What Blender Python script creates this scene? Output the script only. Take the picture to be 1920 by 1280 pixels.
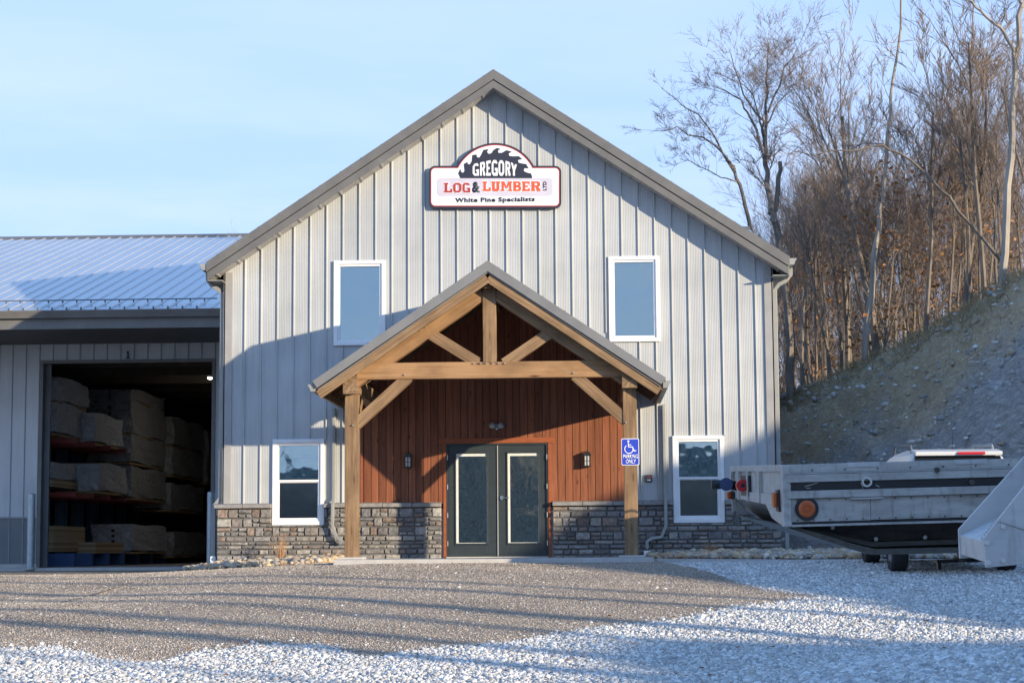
import bpy, bmesh, math, random
import numpy as np
from mathutils import Vector, Matrix
rad = math.radians
random.seed(7); RNG = np.random.default_rng(11)
scn = bpy.context.scene
for o in list(bpy.data.objects): bpy.data.objects.remove(o)

# ------------------------------------------------------------------ camera, sky, sun, exposure
CAM = Vector((1.5928, -35.0043, 0.1621)); FPX = 3579.3
PITCH, YAW, ROLL = 0.108, 0.0416, -0.007
_cy, _sy, _cp, _sp = math.cos(YAW), math.sin(YAW), math.cos(PITCH), math.sin(PITCH)
FW = Vector((-_sy*_cp, _cy*_cp, _sp)); R0 = Vector((_cy, _sy, 0)); U0 = R0.cross(FW)
RT = math.cos(ROLL)*R0 + math.sin(ROLL)*U0; UP = -math.sin(ROLL)*R0 + math.cos(ROLL)*U0
cam = bpy.data.objects.new('camera', bpy.data.cameras.new('camera'))
scn.collection.objects.link(cam); scn.camera = cam
cam.data.sensor_width = 36; cam.data.sensor_fit = 'HORIZONTAL'; cam.data.lens = FPX/1920*36
cam.data.clip_start = 0.1; cam.data.clip_end = 6000
M3 = Matrix((RT, UP, -FW)).transposed().to_4x4(); M3.translation = CAM
cam.matrix_world = M3
scn.render.resolution_x = 1024; scn.render.resolution_y = 682

SUN_EL = 10.0; SUN_AZ = 127.0       # azimuth measured clockwise from +Y
w = bpy.data.worlds.new('World'); scn.world = w; w.use_nodes = True
wn, wl = w.node_tree.nodes, w.node_tree.links
wn.clear()
wo = wn.new('ShaderNodeOutputWorld'); bg = wn.new('ShaderNodeBackground'); sky = wn.new('ShaderNodeTexSky')
sky.sky_type = 'NISHITA'; sky.sun_disc = False; sky.sun_elevation = rad(SUN_EL); sky.sun_rotation = rad(SUN_AZ)
sky.air_density = 1.0; sky.dust_density = 0.1; sky.ozone_density = 3.8; sky.altitude = 300
bg.inputs[1].default_value = 0.15
# thin high cloud veil, stronger towards the horizon
tc = wn.new('ShaderNodeTexCoord'); mp = wn.new('ShaderNodeMapping'); mp.inputs['Scale'].default_value = (1.2, 1.2, 7)
nz = wn.new('ShaderNodeTexNoise'); nz.inputs['Scale'].default_value = 3.0; nz.inputs['Detail'].default_value = 6; nz.inputs['Roughness'].default_value = .55
cr = wn.new('ShaderNodeMapRange'); cr.inputs[1].default_value = .38; cr.inputs[2].default_value = .72; cr.inputs[3].default_value = 0.0; cr.inputs[4].default_value = 0.95
mx = wn.new('ShaderNodeMixRGB'); mx.inputs[2].default_value = (1.75, 1.95, 2.3, 1)
hz = wn.new('ShaderNodeMixRGB'); hz.inputs[2].default_value = (1.02, 1.46, 2.35, 1)
sz = wn.new('ShaderNodeSeparateXYZ'); hm = wn.new('ShaderNodeMapRange'); hm.interpolation_type = 'SMOOTHSTEP'
hm.inputs[1].default_value = .28; hm.inputs[2].default_value = .62; hm.inputs[3].default_value = .95; hm.inputs[4].default_value = .0
wl.new(tc.outputs['Generated'], sz.inputs[0]); wl.new(sz.outputs['Z'], hm.inputs[0]); wl.new(hm.outputs[0], hz.inputs[0]); wl.new(sky.outputs[0], hz.inputs[1])
cz = wn.new('ShaderNodeMapRange'); cz.inputs[1].default_value = .05; cz.inputs[2].default_value = .30; cz.inputs[3].default_value = 1.; cz.inputs[4].default_value = .12
cm = wn.new('ShaderNodeMath'); cm.operation = 'MULTIPLY'; wl.new(sz.outputs['Z'], cz.inputs[0]); wl.new(cz.outputs[0], cm.inputs[1])
wl.new(tc.outputs['Generated'], mp.inputs[0]); wl.new(mp.outputs[0], nz.inputs[0]); wl.new(nz.outputs[0], cr.inputs[0])
wl.new(cr.outputs[0], cm.inputs[0]); wl.new(cm.outputs[0], mx.inputs[0]); wl.new(hz.outputs[0], mx.inputs[1]); wl.new(mx.outputs[0], bg.inputs[0]); wl.new(bg.outputs[0], wo.inputs[0])
sl = bpy.data.lights.new('sun', 'SUN'); sl.energy = 2.0; sl.angle = rad(0.5); sl.color = (1.0, 0.84, 0.60)
so = bpy.data.objects.new('sun', sl); scn.collection.objects.link(so)
SD = Vector((math.sin(rad(SUN_AZ))*math.cos(rad(SUN_EL)), math.cos(rad(SUN_AZ))*math.cos(rad(SUN_EL)), math.sin(rad(SUN_EL))))
so.rotation_euler = SD.to_track_quat('Z', 'Y').to_euler(); so.location = (20, -40, 30)
vs = scn.view_settings; vs.view_transform = 'Standard'; vs.look = 'None'; vs.gamma = 1; vs.exposure = 1.8; vs.use_curve_mapping = False
scn.render.engine = 'CYCLES'

def at(px, py, Y):
    """world point seen at photo pixel (px,py) on the vertical plane y = Y (used to take measurements)"""
    d = FW*FPX + RT*(px-960) - UP*(py-640)
    return CAM + d*((Y-CAM.y)/d.y)
def lerp(a, b, t): return a+(b-a)*t

# ------------------------------------------------------------------ materials
MATS = {}
def mat(name, col=(.5,.5,.5), rough=.6, metal=0., spec=.5, build=None):
    if name in MATS: return MATS[name]
    m = bpy.data.materials.new(name); m.use_nodes = True
    b = m.node_tree.nodes['Principled BSDF']
    b.inputs['Base Color'].default_value = (*col, 1); b.inputs['Roughness'].default_value = rough
    b.inputs['Metallic'].default_value = metal; b.inputs['Specular IOR Level'].default_value = spec
    if build: build(m, m.node_tree.nodes, m.node_tree.links, b)
    MATS[name] = m; return m
def nd(N, t, **kw):
    n = N.new(t)
    for k, v in kw.items():
        if k in ('operation', 'blend_type', 'feature', 'wave_type', 'bands_direction', 'attribute_name', 'noise_dimensions', 'data_type', 'wave_profile', 'distance'): setattr(n, k, v)
        else: n.inputs[k.replace('_', ' ')].default_value = v
    return n
def coords(N, L, scale=(1,1,1), out='Object'):
    t = N.new('ShaderNodeTexCoord'); m = N.new('ShaderNodeMapping'); m.inputs['Scale'].default_value = scale
    L.new(t.outputs[out], m.inputs[0]); return m.outputs[0]
def ramp(N, L, src, stops):
    r = N.new('ShaderNodeValToRGB'); e = r.color_ramp.elements
    while len(e) < len(stops): e.new(.5)
    for i, (p, c) in enumerate(stops): e[i].position = p; e[i].color = (*c, 1) if len(c) == 3 else c
    L.new(src, r.inputs[0]); return r.outputs[0]
def bump(N, L, b, h, strength=.4, dist=.01, prev=None):
    n = N.new('ShaderNodeBump'); n.inputs['Strength'].default_value = strength; n.inputs['Distance'].default_value = dist
    L.new(h, n.inputs['Height'])
    if prev is not None: L.new(prev, n.inputs['Normal'])
    L.new(n.outputs[0], b.inputs['Normal']); return n.outputs[0]
def noisy(c1, c2, scale=8, detail=5, sc=(1,1,1), bs=0, bd=.01, rough_var=0, sp=(.3,.7)):
    def f(m, N, L, b):
        v = coords(N, L, sc); n = nd(N, 'ShaderNodeTexNoise', Scale=scale, Detail=detail, Roughness=.6); L.new(v, n.inputs[0])
        L.new(ramp(N, L, n.outputs[0], [(sp[0], c1), (sp[1], c2)]), b.inputs['Base Color'])
        if bs: bump(N, L, b, n.outputs[0], bs, bd)
        if rough_var:
            r = N.new('ShaderNodeMapRange'); r.inputs[3].default_value = b.inputs['Roughness'].default_value-rough_var; r.inputs[4].default_value = b.inputs['Roughness'].default_value+rough_var
            L.new(n.outputs[0], r.inputs[0]); L.new(r.outputs[0], b.inputs['Roughness'])
    return f
def siding_f(c1, c2, flute=.0305*1.0, axis='X'):
    def f(m, N, L, b):
        v = coords(N, L); sx = N.new('ShaderNodeSeparateXYZ'); L.new(v, sx.inputs[0])
        mu = nd(N, 'ShaderNodeMath', operation='MULTIPLY'); mu.inputs[1].default_value = 2*math.pi/flute; L.new(sx.outputs[axis], mu.inputs[0])
        si = nd(N, 'ShaderNodeMath', operation='SINE'); L.new(mu.outputs[0], si.inputs[0])
        n = nd(N, 'ShaderNodeTexNoise', Scale=.9, Detail=3); L.new(v, n.inputs[0])
        v2 = coords(N, L, (14, 14, .8)); n2 = nd(N, 'ShaderNodeTexNoise', Scale=1., Detail=4); L.new(v2, n2.inputs[0])
        mxr = nd(N, 'ShaderNodeMixRGB', blend_type='MIX'); mxr.inputs[0].default_value = .35; L.new(n.outputs[0], mxr.inputs[1]); L.new(n2.outputs[0], mxr.inputs[2])
        L.new(ramp(N, L, mxr.outputs[0], [(.32, tuple(k*.92 for k in c1)), (.68, c2)]), b.inputs['Base Color'])
        p = bump(N, L, b, si.outputs[0], .5, .0022)
        bump(N, L, b, n.outputs[0], .35, .03, p)
    return f
SIDE = mat('galvalume_siding', rough=.46, spec=.55, build=siding_f((.38,.395,.40), (.50,.51,.51)))
SIDE2 = mat('warehouse_siding', rough=.5, spec=.45, build=siding_f((.50,.52,.53), (.58,.60,.61)))
SIDE3 = mat('dark_wainscot', rough=.5, spec=.4, build=siding_f((.16,.17,.18), (.20,.21,.22)))
TRIM = mat('grey_trim', rough=.45, spec=.5, build=noisy((.125,.12,.115), (.165,.16,.15), 2.5, 4, (1,1,1), .15, .01, .06))
TRIMD = mat('dark_grey_trim', rough=.5, build=noisy((.10,.105,.11), (.14,.145,.15), 2, 4, bs=.1))
CORN = mat('taupe_corner_trim', rough=.45, build=noisy((.30,.29,.28), (.36,.35,.34), 2.5, 4, bs=.1))
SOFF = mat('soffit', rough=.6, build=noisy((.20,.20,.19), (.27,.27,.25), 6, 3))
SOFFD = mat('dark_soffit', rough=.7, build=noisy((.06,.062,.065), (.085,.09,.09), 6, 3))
ROOFM = mat('standing_seam_roof', rough=.28, spec=.7, metal=.55, build=noisy((.42,.43,.45), (.52,.53,.55), 1.1, 4, (1,.35,1), .12, .02, .05))
PROOF = mat('porch_roof_metal', rough=.4, spec=.5, build=noisy((.17,.17,.17), (.22,.22,.215), 2, 4, bs=.1))
WHITE = mat('white_vinyl', rough=.4, build=noisy((.74,.74,.75), (.82,.82,.82), 5, 3))
GUTT = mat('gutter_metal', rough=.4, spec=.5, build=noisy((.26,.26,.245), (.33,.33,.31), 4, 4, bs=.1))
def glass_f(fac, tint=(.9,.95,1), wav=.0, gr=.02):
    def f(m, N, L, b):
        N.remove(b); o = [n for n in N if n.type == 'OUTPUT_MATERIAL'][0]
        g = N.new('ShaderNodeBsdfGlossy'); g.inputs['Roughness'].default_value = gr; g.inputs[0].default_value = (*tint, 1)
        t = N.new('ShaderNodeBsdfTransparent'); t.inputs[0].default_value = (.62,.66,.66,1)
        lw = N.new('ShaderNodeLayerWeight'); lw.inputs[0].default_value = .3
        ma = N.new('ShaderNodeMapRange'); ma.inputs[3].default_value = fac; ma.inputs[4].default_value = .95; L.new(lw.outputs['Fresnel'], ma.inputs[0])
        mx = N.new('ShaderNodeMixShader'); L.new(ma.outputs[0], mx.inputs[0]); L.new(t.outputs[0], mx.inputs[1]); L.new(g.outputs[0], mx.inputs[2]); L.new(mx.outputs[0], o.inputs[0])
        if wav:
            v = coords(N, L, (1, 1, 1)); n = nd(N, 'ShaderNodeTexNoise', Scale=1.7, Detail=2); L.new(v, n.inputs[0])
            bp = N.new('ShaderNodeBump'); bp.inputs['Strength'].default_value = wav; bp.inputs['Distance'].default_value = .02; L.new(n.outputs[0], bp.inputs['Height']); L.new(bp.outputs[0], g.inputs['Normal'])
    return f
GLASS = mat('window_glass', build=glass_f(.32, (.78,.95,1), wav=.2))
DGLASS = mat('door_glass', build=glass_f(.30, (.95,.93,.82), wav=.6))
def wood_f(c1, c2, c3, gx=1.2, saw=0., kn=1.):
    def f(m, N, L, b):
        v = coords(N, L, (gx, 22, 22)); n = nd(N, 'ShaderNodeTexNoise', Scale=1., Detail=8, Roughness=.65, Distortion=.4); L.new(v, n.inputs[0])
        v2 = coords(N, L, (1.3, 2, 2)); n2 = nd(N, 'ShaderNodeTexNoise', Scale=1.4, Detail=3); L.new(v2, n2.inputs[0])
        c = ramp(N, L, n.outputs[0], [(.28, c1), (.5, c2), (.72, c3)])
        mxx = nd(N, 'ShaderNodeMixRGB', blend_type='MULTIPLY'); mxx.inputs[0].default_value = .8; L.new(c, mxx.inputs[1])
        L.new(ramp(N, L, n2.outputs[0], [(.3, (.62,.6,.58)), (.62, (1.1,1.08,1.05))]), mxx.inputs[2]); last = mxx.outputs[0]
        # knots
        v3 = coords(N, L, (1.1, 5.5, 5.5)); vo = nd(N, 'ShaderNodeTexVoronoi', Scale=1.); L.new(v3, vo.inputs[0])
        mk = nd(N, 'ShaderNodeMixRGB', blend_type='MULTIPLY'); mk.inputs[0].default_value = kn; L.new(last, mk.inputs[1]); L.new(ramp(N, L, vo.outputs['Distance'], [(.03, (.25,.2,.16)), (.13, (1,1,1))]), mk.inputs[2]); last = mk.outputs[0]
        hh = n.outputs[0]
        if saw:
            vs_ = coords(N, L, (1, .45, .6)); wv = nd(N, 'ShaderNodeTexWave', wave_type='BANDS', bands_direction='X', Scale=26., Distortion=7, Detail=3.); L.new(vs_, wv.inputs[0])
            ms = nd(N, 'ShaderNodeMixRGB', blend_type='MULTIPLY'); ms.inputs[0].default_value = saw; L.new(last, ms.inputs[1]); L.new(ramp(N, L, wv.outputs[0], [(.2, (.55,.5,.45)), (.6, (1.05,1.05,1.05))]), ms.inputs[2]); last = ms.outputs[0]
        L.new(last, b.inputs['Base Color']); bump(N, L, b, hh, .5, .006)
    return f
BEAM = mat('rough_sawn_beam', rough=.75, spec=.25, build=wood_f((.15,.09,.05), (.27,.175,.10), (.37,.25,.15), 1.2, .32))
BEAM2 = mat('smooth_stained_beam', rough=.65, spec=.3, build=wood_f((.25,.135,.06), (.35,.205,.10), (.41,.25,.13), .8, .15))
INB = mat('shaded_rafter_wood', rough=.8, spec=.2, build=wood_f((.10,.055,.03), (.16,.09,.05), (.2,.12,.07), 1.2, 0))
def cedar(m, N, L, b):
    v = coords(N, L); sx = N.new('ShaderNodeSeparateXYZ'); L.new(v, sx.inputs[0])
    mu = nd(N, 'ShaderNodeMath', operation='MULTIPLY'); mu.inputs[1].default_value = 1/.137; L.new(sx.outputs['X'], mu.inputs[0])
    fl = nd(N, 'ShaderNodeMath', operation='FLOOR'); L.new(mu.outputs[0], fl.inputs[0])
    wn_ = N.new('ShaderNodeTexWhiteNoise'); wn_.noise_dimensions = '1D'; L.new(fl.outputs[0], wn_.inputs['W'])
    ad = N.new('ShaderNodeCombineXYZ'); m9 = nd(N, 'ShaderNodeMath', operation='MULTIPLY'); m9.inputs[1].default_value = 9; L.new(wn_.outputs['Value'], m9.inputs[0]); L.new(m9.outputs[0], ad.inputs['Z'])
    va = nd(N, 'ShaderNodeVectorMath', operation='ADD'); L.new(v, va.inputs[0]); L.new(ad.outputs[0], va.inputs[1])
    mp_ = N.new('ShaderNodeMapping'); mp_.inputs['Scale'].default_value = (24, 24, 1.3); L.new(va.outputs[0], mp_.inputs[0])
    n = nd(N, 'ShaderNodeTexNoise', Scale=1., Detail=7, Roughness=.65, Distortion=.5); L.new(mp_.outputs[0], n.inputs[0])
    c = ramp(N, L, n.outputs[0], [(.28, (.16,.055,.028)), (.5, (.26,.093,.046)), (.72, (.33,.125,.064))])
    mxx = nd(N, 'ShaderNodeMixRGB', blend_type='MULTIPLY'); mxx.inputs[0].default_value = 1; L.new(c, mxx.inputs[1]); L.new(ramp(N, L, wn_.outputs['Value'], [(0, (.72,.7,.68)), (1, (1.12,1.1,1.08))]), mxx.inputs[2])
    mp3 = N.new('ShaderNodeMapping'); mp3.inputs['Scale'].default_value = (5.5, 5.5, 2.1); L.new(va.outputs[0], mp3.inputs[0])
    vo = nd(N, 'ShaderNodeTexVoronoi', Scale=1.); L.new(mp3.outputs[0], vo.inputs[0])
    mk = nd(N, 'ShaderNodeMixRGB', blend_type='MULTIPLY'); mk.inputs[0].default_value = 1; L.new(mxx.outputs[0], mk.inputs[1]); L.new(ramp(N, L, vo.outputs['Distance'], [(.03, (.35,.28,.25)), (.13, (1,1,1))]), mk.inputs[2])
    L.new(mk.outputs[0], b.inputs['Base Color']); bump(N, L, b, n.outputs[0], .4, .004)
CEDAR = mat('stained_pine_boards', rough=.62, spec=.3, build=cedar)
RTRIM = mat('red_cedar_trim', rough=.6, spec=.3, build=noisy((.26,.07,.028), (.36,.11,.045), 4, 6, (2,2,8), .2, .004))
def attr_f(amp=.25, scale=30, bs=.5, bd=.01, mulc=1.):
    def f(m, N, L, b):
        a = N.new('ShaderNodeAttribute'); a.attribute_name = 'Col'; v = coords(N, L); n = nd(N, 'ShaderNodeTexNoise', Scale=scale, Detail=6, Roughness=.65); L.new(v, n.inputs[0])
        mxx = nd(N, 'ShaderNodeMixRGB', blend_type='MULTIPLY'); mxx.inputs[0].default_value = 1; L.new(a.outputs['Color'], mxx.inputs[1])
        L.new(ramp(N, L, n.outputs[0], [(.3, (1-amp,)*3), (.7, (1+amp,)*3)]), mxx.inputs[2]); L.new(mxx.outputs[0], b.inputs['Base Color'])
        if bs: bump(N, L, b, n.outputs[0], bs, bd)
    return f
STONE = mat('ledge_stone', rough=.85, spec=.25, build=attr_f(.32, 16, .8, .02))
PEBB = mat('river_stone', rough=.7, spec=.35, build=attr_f(.2, 25, .3, .01))
GRAVS = mat('limestone_chip', rough=.85, spec=.25, build=attr_f(.15, 60, .4, .004))
LEAFM = mat('leaf', rough=.8, spec=.2, build=attr_f(.2, 20, 0))
MORT = mat('mortar', rough=.95, build=noisy((.11,.105,.10), (.16,.155,.15), 30, 4, bs=.4))
CONC = mat('concrete', rough=.85, build=noisy((.42,.40,.37), (.52,.50,.47), 6, 6, bs=.2, bd=.004))
DOORM = mat('slate_door_paint', rough=.45, spec=.45, build=noisy((.026,.036,.040), (.036,.047,.052), 3, 4, (1,1,3), .15, .003))
STEEL = mat('brushed_nickel', (.62,.62,.6), .3, 1.)
CHROME = mat('galvanised_bolt', rough=.35, metal=.7, build=noisy((.55,.55,.52), (.7,.7,.68), 40, 3))
GALV = mat('galvanised_pipe', rough=.42, metal=.6, build=noisy((.36,.42,.45), (.52,.58,.60), 16, 5, (1,1,.5), .2, .003, .1))
BLACK = mat('black_metal', rough=.4, build=noisy((.012,.012,.013), (.022,.022,.024), 9, 4))
RUBBER = mat('tyre_rubber', rough=.8, build=noisy((.016,.016,.017), (.028,.028,.028), 25, 4, bs=.3))
FROST = mat('frosted_lamp_glass', (.55,.54,.5), .3)
LAMPG = mat('grey_lamp_housing', (.42,.42,.42), .4)
DARK = mat('interior_dark', rough=.9, build=noisy((.02,.02,.02), (.035,.034,.032), 2, 3))
BLIND = mat('white_blind', rough=.6, build=noisy((.68,.68,.64), (.78,.78,.74), 12, 2))
SCREEN = mat('insect_screen', rough=.8, spec=.15, build=noisy((.09,.092,.09), (.12,.122,.118), 60, 2))
def alu_f(c1, c2, sp=.3):
    def f(m, N, L, b):
        v = coords(N, L, (1.5, 6, 6)); n = nd(N, 'ShaderNodeTexNoise', Scale=3., Detail=8, Roughness=.7); L.new(v, n.inputs[0])
        v2 = coords(N, L, (6, 6, 1.2)); n2 = nd(N, 'ShaderNodeTexNoise', Scale=4., Detail=6, Roughness=.7); L.new(v2, n2.inputs[0])
        c = ramp(N, L, n.outputs[0], [(.3, c1), (.68, c2)])
        mxx = nd(N, 'ShaderNodeMixRGB', blend_type='MULTIPLY'); mxx.inputs[0].default_value = .85; L.new(c, mxx.inputs[1]); L.new(ramp(N, L, n2.outputs[0], [(.3, (.55,.52,.48)), (.48, (1,1,1))]), mxx.inputs[2])
        L.new(mxx.outputs[0], b.inputs['Base Color']); bump(N, L, b, n.outputs[0], .15, .004)
        r = N.new('ShaderNodeMapRange'); r.inputs[3].default_value = .32; r.inputs[4].default_value = .62; L.new(n2.outputs[0], r.inputs[0]); L.new(r.outputs[0], b.inputs['Roughness'])
    return f
ALU = mat('weathered_aluminium', metal=.12, build=alu_f((.30,.285,.26), (.52,.505,.47)))
ALUC = mat('clean_aluminium_plate', metal=.2, build=alu_f((.44,.44,.435), (.56,.56,.55)))
ALUD = mat('grimy_steel', rough=.75, build=alu_f((.045,.042,.036), (.12,.112,.095)))
AMBER = mat('amber_lens', (.48,.10,.02), .25, spec=.6)
REDL = mat('red_lens', (.5,.015,.02), .3, spec=.6)
BLUEL = mat('blue_anodised', (.03,.05,.13), .4)
def wrap_f(c1, c2):
    def f(m, N, L, b):
        v = coords(N, L, (1,1,1)); n = nd(N, 'ShaderNodeTexNoise', Scale=3.4, Detail=8, Roughness=.6, Distortion=2.6); L.new(v, n.inputs[0])
        L.new(ramp(N, L, n.outputs[0], [(.3, c1), (.7, c2)]), b.inputs['Base Color']); bump(N, L, b, n.outputs[0], 1., .12)
    return f
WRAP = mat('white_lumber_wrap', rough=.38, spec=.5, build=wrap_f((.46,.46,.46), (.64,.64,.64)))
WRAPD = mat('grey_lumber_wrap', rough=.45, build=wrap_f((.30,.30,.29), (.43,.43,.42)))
def lumb(m, N, L, b):
    v = coords(N, L, (1, 1, 1)); sx = N.new('ShaderNodeSeparateXYZ'); L.new(v, sx.inputs[0])
    mu = nd(N, 'ShaderNodeMath', operation='MULTIPLY'); mu.inputs[1].default_value = 1/.04; L.new(sx.outputs['Z'], mu.inputs[0])
    fr = nd(N, 'ShaderNodeMath', operation='FRACT'); L.new(mu.outputs[0], fr.inputs[0]); fl = nd(N, 'ShaderNodeMath', operation='FLOOR'); L.new(mu.outputs[0], fl.inputs[0])
    wn_ = N.new('ShaderNodeTexWhiteNoise'); wn_.noise_dimensions = '1D'; L.new(fl.outputs[0], wn_.inputs['W'])
    c = ramp(N, L, wn_.outputs['Value'], [(0, (.34,.22,.11)), (1, (.55,.42,.25))])
    mxx = nd(N, 'ShaderNodeMixRGB', blend_type='MULTIPLY'); mxx.inputs[0].default_value = 1; L.new(c, mxx.inputs[1]); L.new(ramp(N, L, fr.outputs[0], [(.05, (.25,.22,.2)), (.2, (1,1,1))]), mxx.inputs[2])
    L.new(mxx.outputs[0], b.inputs['Base Color'])
LUMB = mat('pine_board_stack', rough=.8, build=lumb)
RACKB = mat('blue_rack_paint', rough=.45, build=noisy((.04,.09,.22), (.06,.13,.28), 5, 3))
RACKG = mat('pale_blue_rack_paint', rough=.45, build=noisy((.16,.26,.38), (.2,.32,.44), 5, 3))
RACKR = mat('red_rack_paint', rough=.5, build=noisy((.17,.022,.016), (.26,.035,.024), 5, 3))
SIGNW = mat('sign_white', rough=.35, build=noisy((.76,.76,.78), (.84,.84,.86), 3, 2))
SIGNK = mat('sign_charcoal', (.028,.030,.045), .4)
SIGNR = mat('sign_red_edge', (.50,.035,.03), .4)
SIGND = mat('sign_dark_red', (.40,.045,.03), .4)
SIGNO = mat('sign_orange_red', (.72,.10,.03), .4)
SIGNL = mat('sign_lilac_grey', rough=.4, build=noisy((.50,.45,.52), (.60,.58,.66), 1.2, 2))
HBLUE = mat('parking_sign_blue', (.03,.06,.48), .35)
HWHITE = mat('parking_sign_white', (.85,.85,.86), .35)
CARW = mat('white_car_paint', (.72,.72,.70), .22, spec=.6)
CARG = mat('car_glass', (.01,.012,.014), .05, spec=.8)
def bark_f(c1, c2, sc=6):
    return noisy(c1, c2, sc, 5, (1,1,.25), .6, .03)
BARK = mat('grey_brown_bark', rough=.9, spec=.15, build=bark_f((.12,.098,.08), (.27,.225,.185)))
BARKL = mat('bleached_dead_wood', rough=.85, spec=.15, build=bark_f((.22,.19,.16), (.44,.39,.33), 3))
TWIG = mat('twig', rough=.9, spec=.1, build=noisy((.15,.115,.095), (.27,.21,.17), 1.5, 2))
BUSH = mat('dead_twig_orange', rough=.9, spec=.1, build=noisy((.36,.19,.09), (.5,.3,.16), 8, 2))
def ground_f(cols, vs=26, bs=.8, bd=.02, big=((.8,.8,.8),(1.15,1.15,1.15)), bigscale=.5, rnd=1.):
    def f(m, N, L, b):
        v = coords(N, L); vo = nd(N, 'ShaderNodeTexVoronoi', Scale=vs, Randomness=rnd); L.new(v, vo.inputs[0])
        sp = N.new('ShaderNodeSeparateColor'); L.new(vo.outputs['Color'], sp.inputs[0])
        c = ramp(N, L, sp.outputs[0], [(i/(len(cols)-1), k) for i, k in enumerate(cols)])
        n = nd(N, 'ShaderNodeTexNoise', Scale=bigscale, Detail=6, Roughness=.6); L.new(v, n.inputs[0])
        mxx = nd(N, 'ShaderNodeMixRGB', blend_type='MULTIPLY'); mxx.inputs[0].default_value = 1; L.new(c, mxx.inputs[1]); L.new(ramp(N, L, n.outputs[0], [(.35, big[0]), (.65, big[1])]), mxx.inputs[2])
        L.new(mxx.outputs[0], b.inputs['Base Color'])
        iv = nd(N, 'ShaderNodeMath', operation='SUBTRACT'); iv.inputs[0].default_value = 1; L.new(vo.outputs['Distance'], iv.inputs[1])
        bump(N, L, b, iv.outputs[0], bs, bd)
    return f
GRAVEL = mat('crushed_limestone', rough=.9, spec=.2, build=ground_f([(.38,.37,.36), (.58,.57,.55), (.48,.46,.43), (.68,.67,.64)], 30, 1., .035))
ASPH = mat('asphalt_millings', rough=.9, spec=.2, build=ground_f([(.24,.185,.14), (.33,.265,.205), (.40,.33,.26), (.28,.225,.18), (.52,.46,.39)], 42, 1., .03, ((.8,.78,.76),(1.15,1.13,1.1)), .6))
def hill_f(m, N, L, b):
    v = coords(N, L); n = nd(N, 'ShaderNodeTexNoise', Scale=.22, Detail=8, Roughness=.62, Distortion=.5); L.new(v, n.inputs[0])
    v2 = coords(N, L, (1, 1, 2.2)); n2 = nd(N, 'ShaderNodeTexNoise', Scale=4.2, Detail=10, Roughness=.74, Distortion=.8); L.new(v2, n2.inputs[0])
    sx = N.new('ShaderNodeSeparateXYZ'); L.new(v, sx.inputs[0])
    # brown soil near the top and left, grey shale lower right
    a = nd(N, 'ShaderNodeMath', operation='MULTIPLY'); a.inputs[1].default_value = .17; L.new(sx.outputs['Z'], a.inputs[0])
    a2 = nd(N, 'ShaderNodeMath', operation='MULTIPLY'); a2.inputs[1].default_value = -.10; L.new(sx.outputs['X'], a2.inputs[0])
    s = nd(N, 'ShaderNodeMath', operation='ADD'); L.new(a.outputs[0], s.inputs[0]); L.new(a2.outputs[0], s.inputs[1])
    s2 = nd(N, 'ShaderNodeMath', operation='ADD'); L.new(s.outputs[0], s2.inputs[0]); L.new(n.outputs[0], s2.inputs[1])
    f = ramp(N, L, s2.outputs[0], [(.0, (0,0,0)), (.28, (1,1,1))])
    gray = ramp(N, L, n2.outputs[0], [(.3, (.25,.25,.24)), (.5, (.46,.455,.44)), (.66, (.68,.67,.65))])
    brown = ramp(N, L, n2.outputs[0], [(.3, (.38,.285,.17)), (.5, (.64,.50,.32)), (.68, (.78,.66,.47))])
    mx_ = nd(N, 'ShaderNodeMixRGB', blend_type='MIX'); L.new(f, mx_.inputs[0]); L.new(gray, mx_.inputs[1]); L.new(brown, mx_.inputs[2])
    L.new(mx_.outputs[0], b.inputs['Base Color']); bump(N, L, b, n2.outputs[0], 1., .16)
HILL = mat('excavated_bank', rough=.95, spec=.15, build=hill_f)
FLOOR = mat('leafy_forest_floor', rough=.95, spec=.1, build=noisy((.10,.06,.035), (.22,.14,.08), 3, 6, bs=.5, bd=.05))

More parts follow.
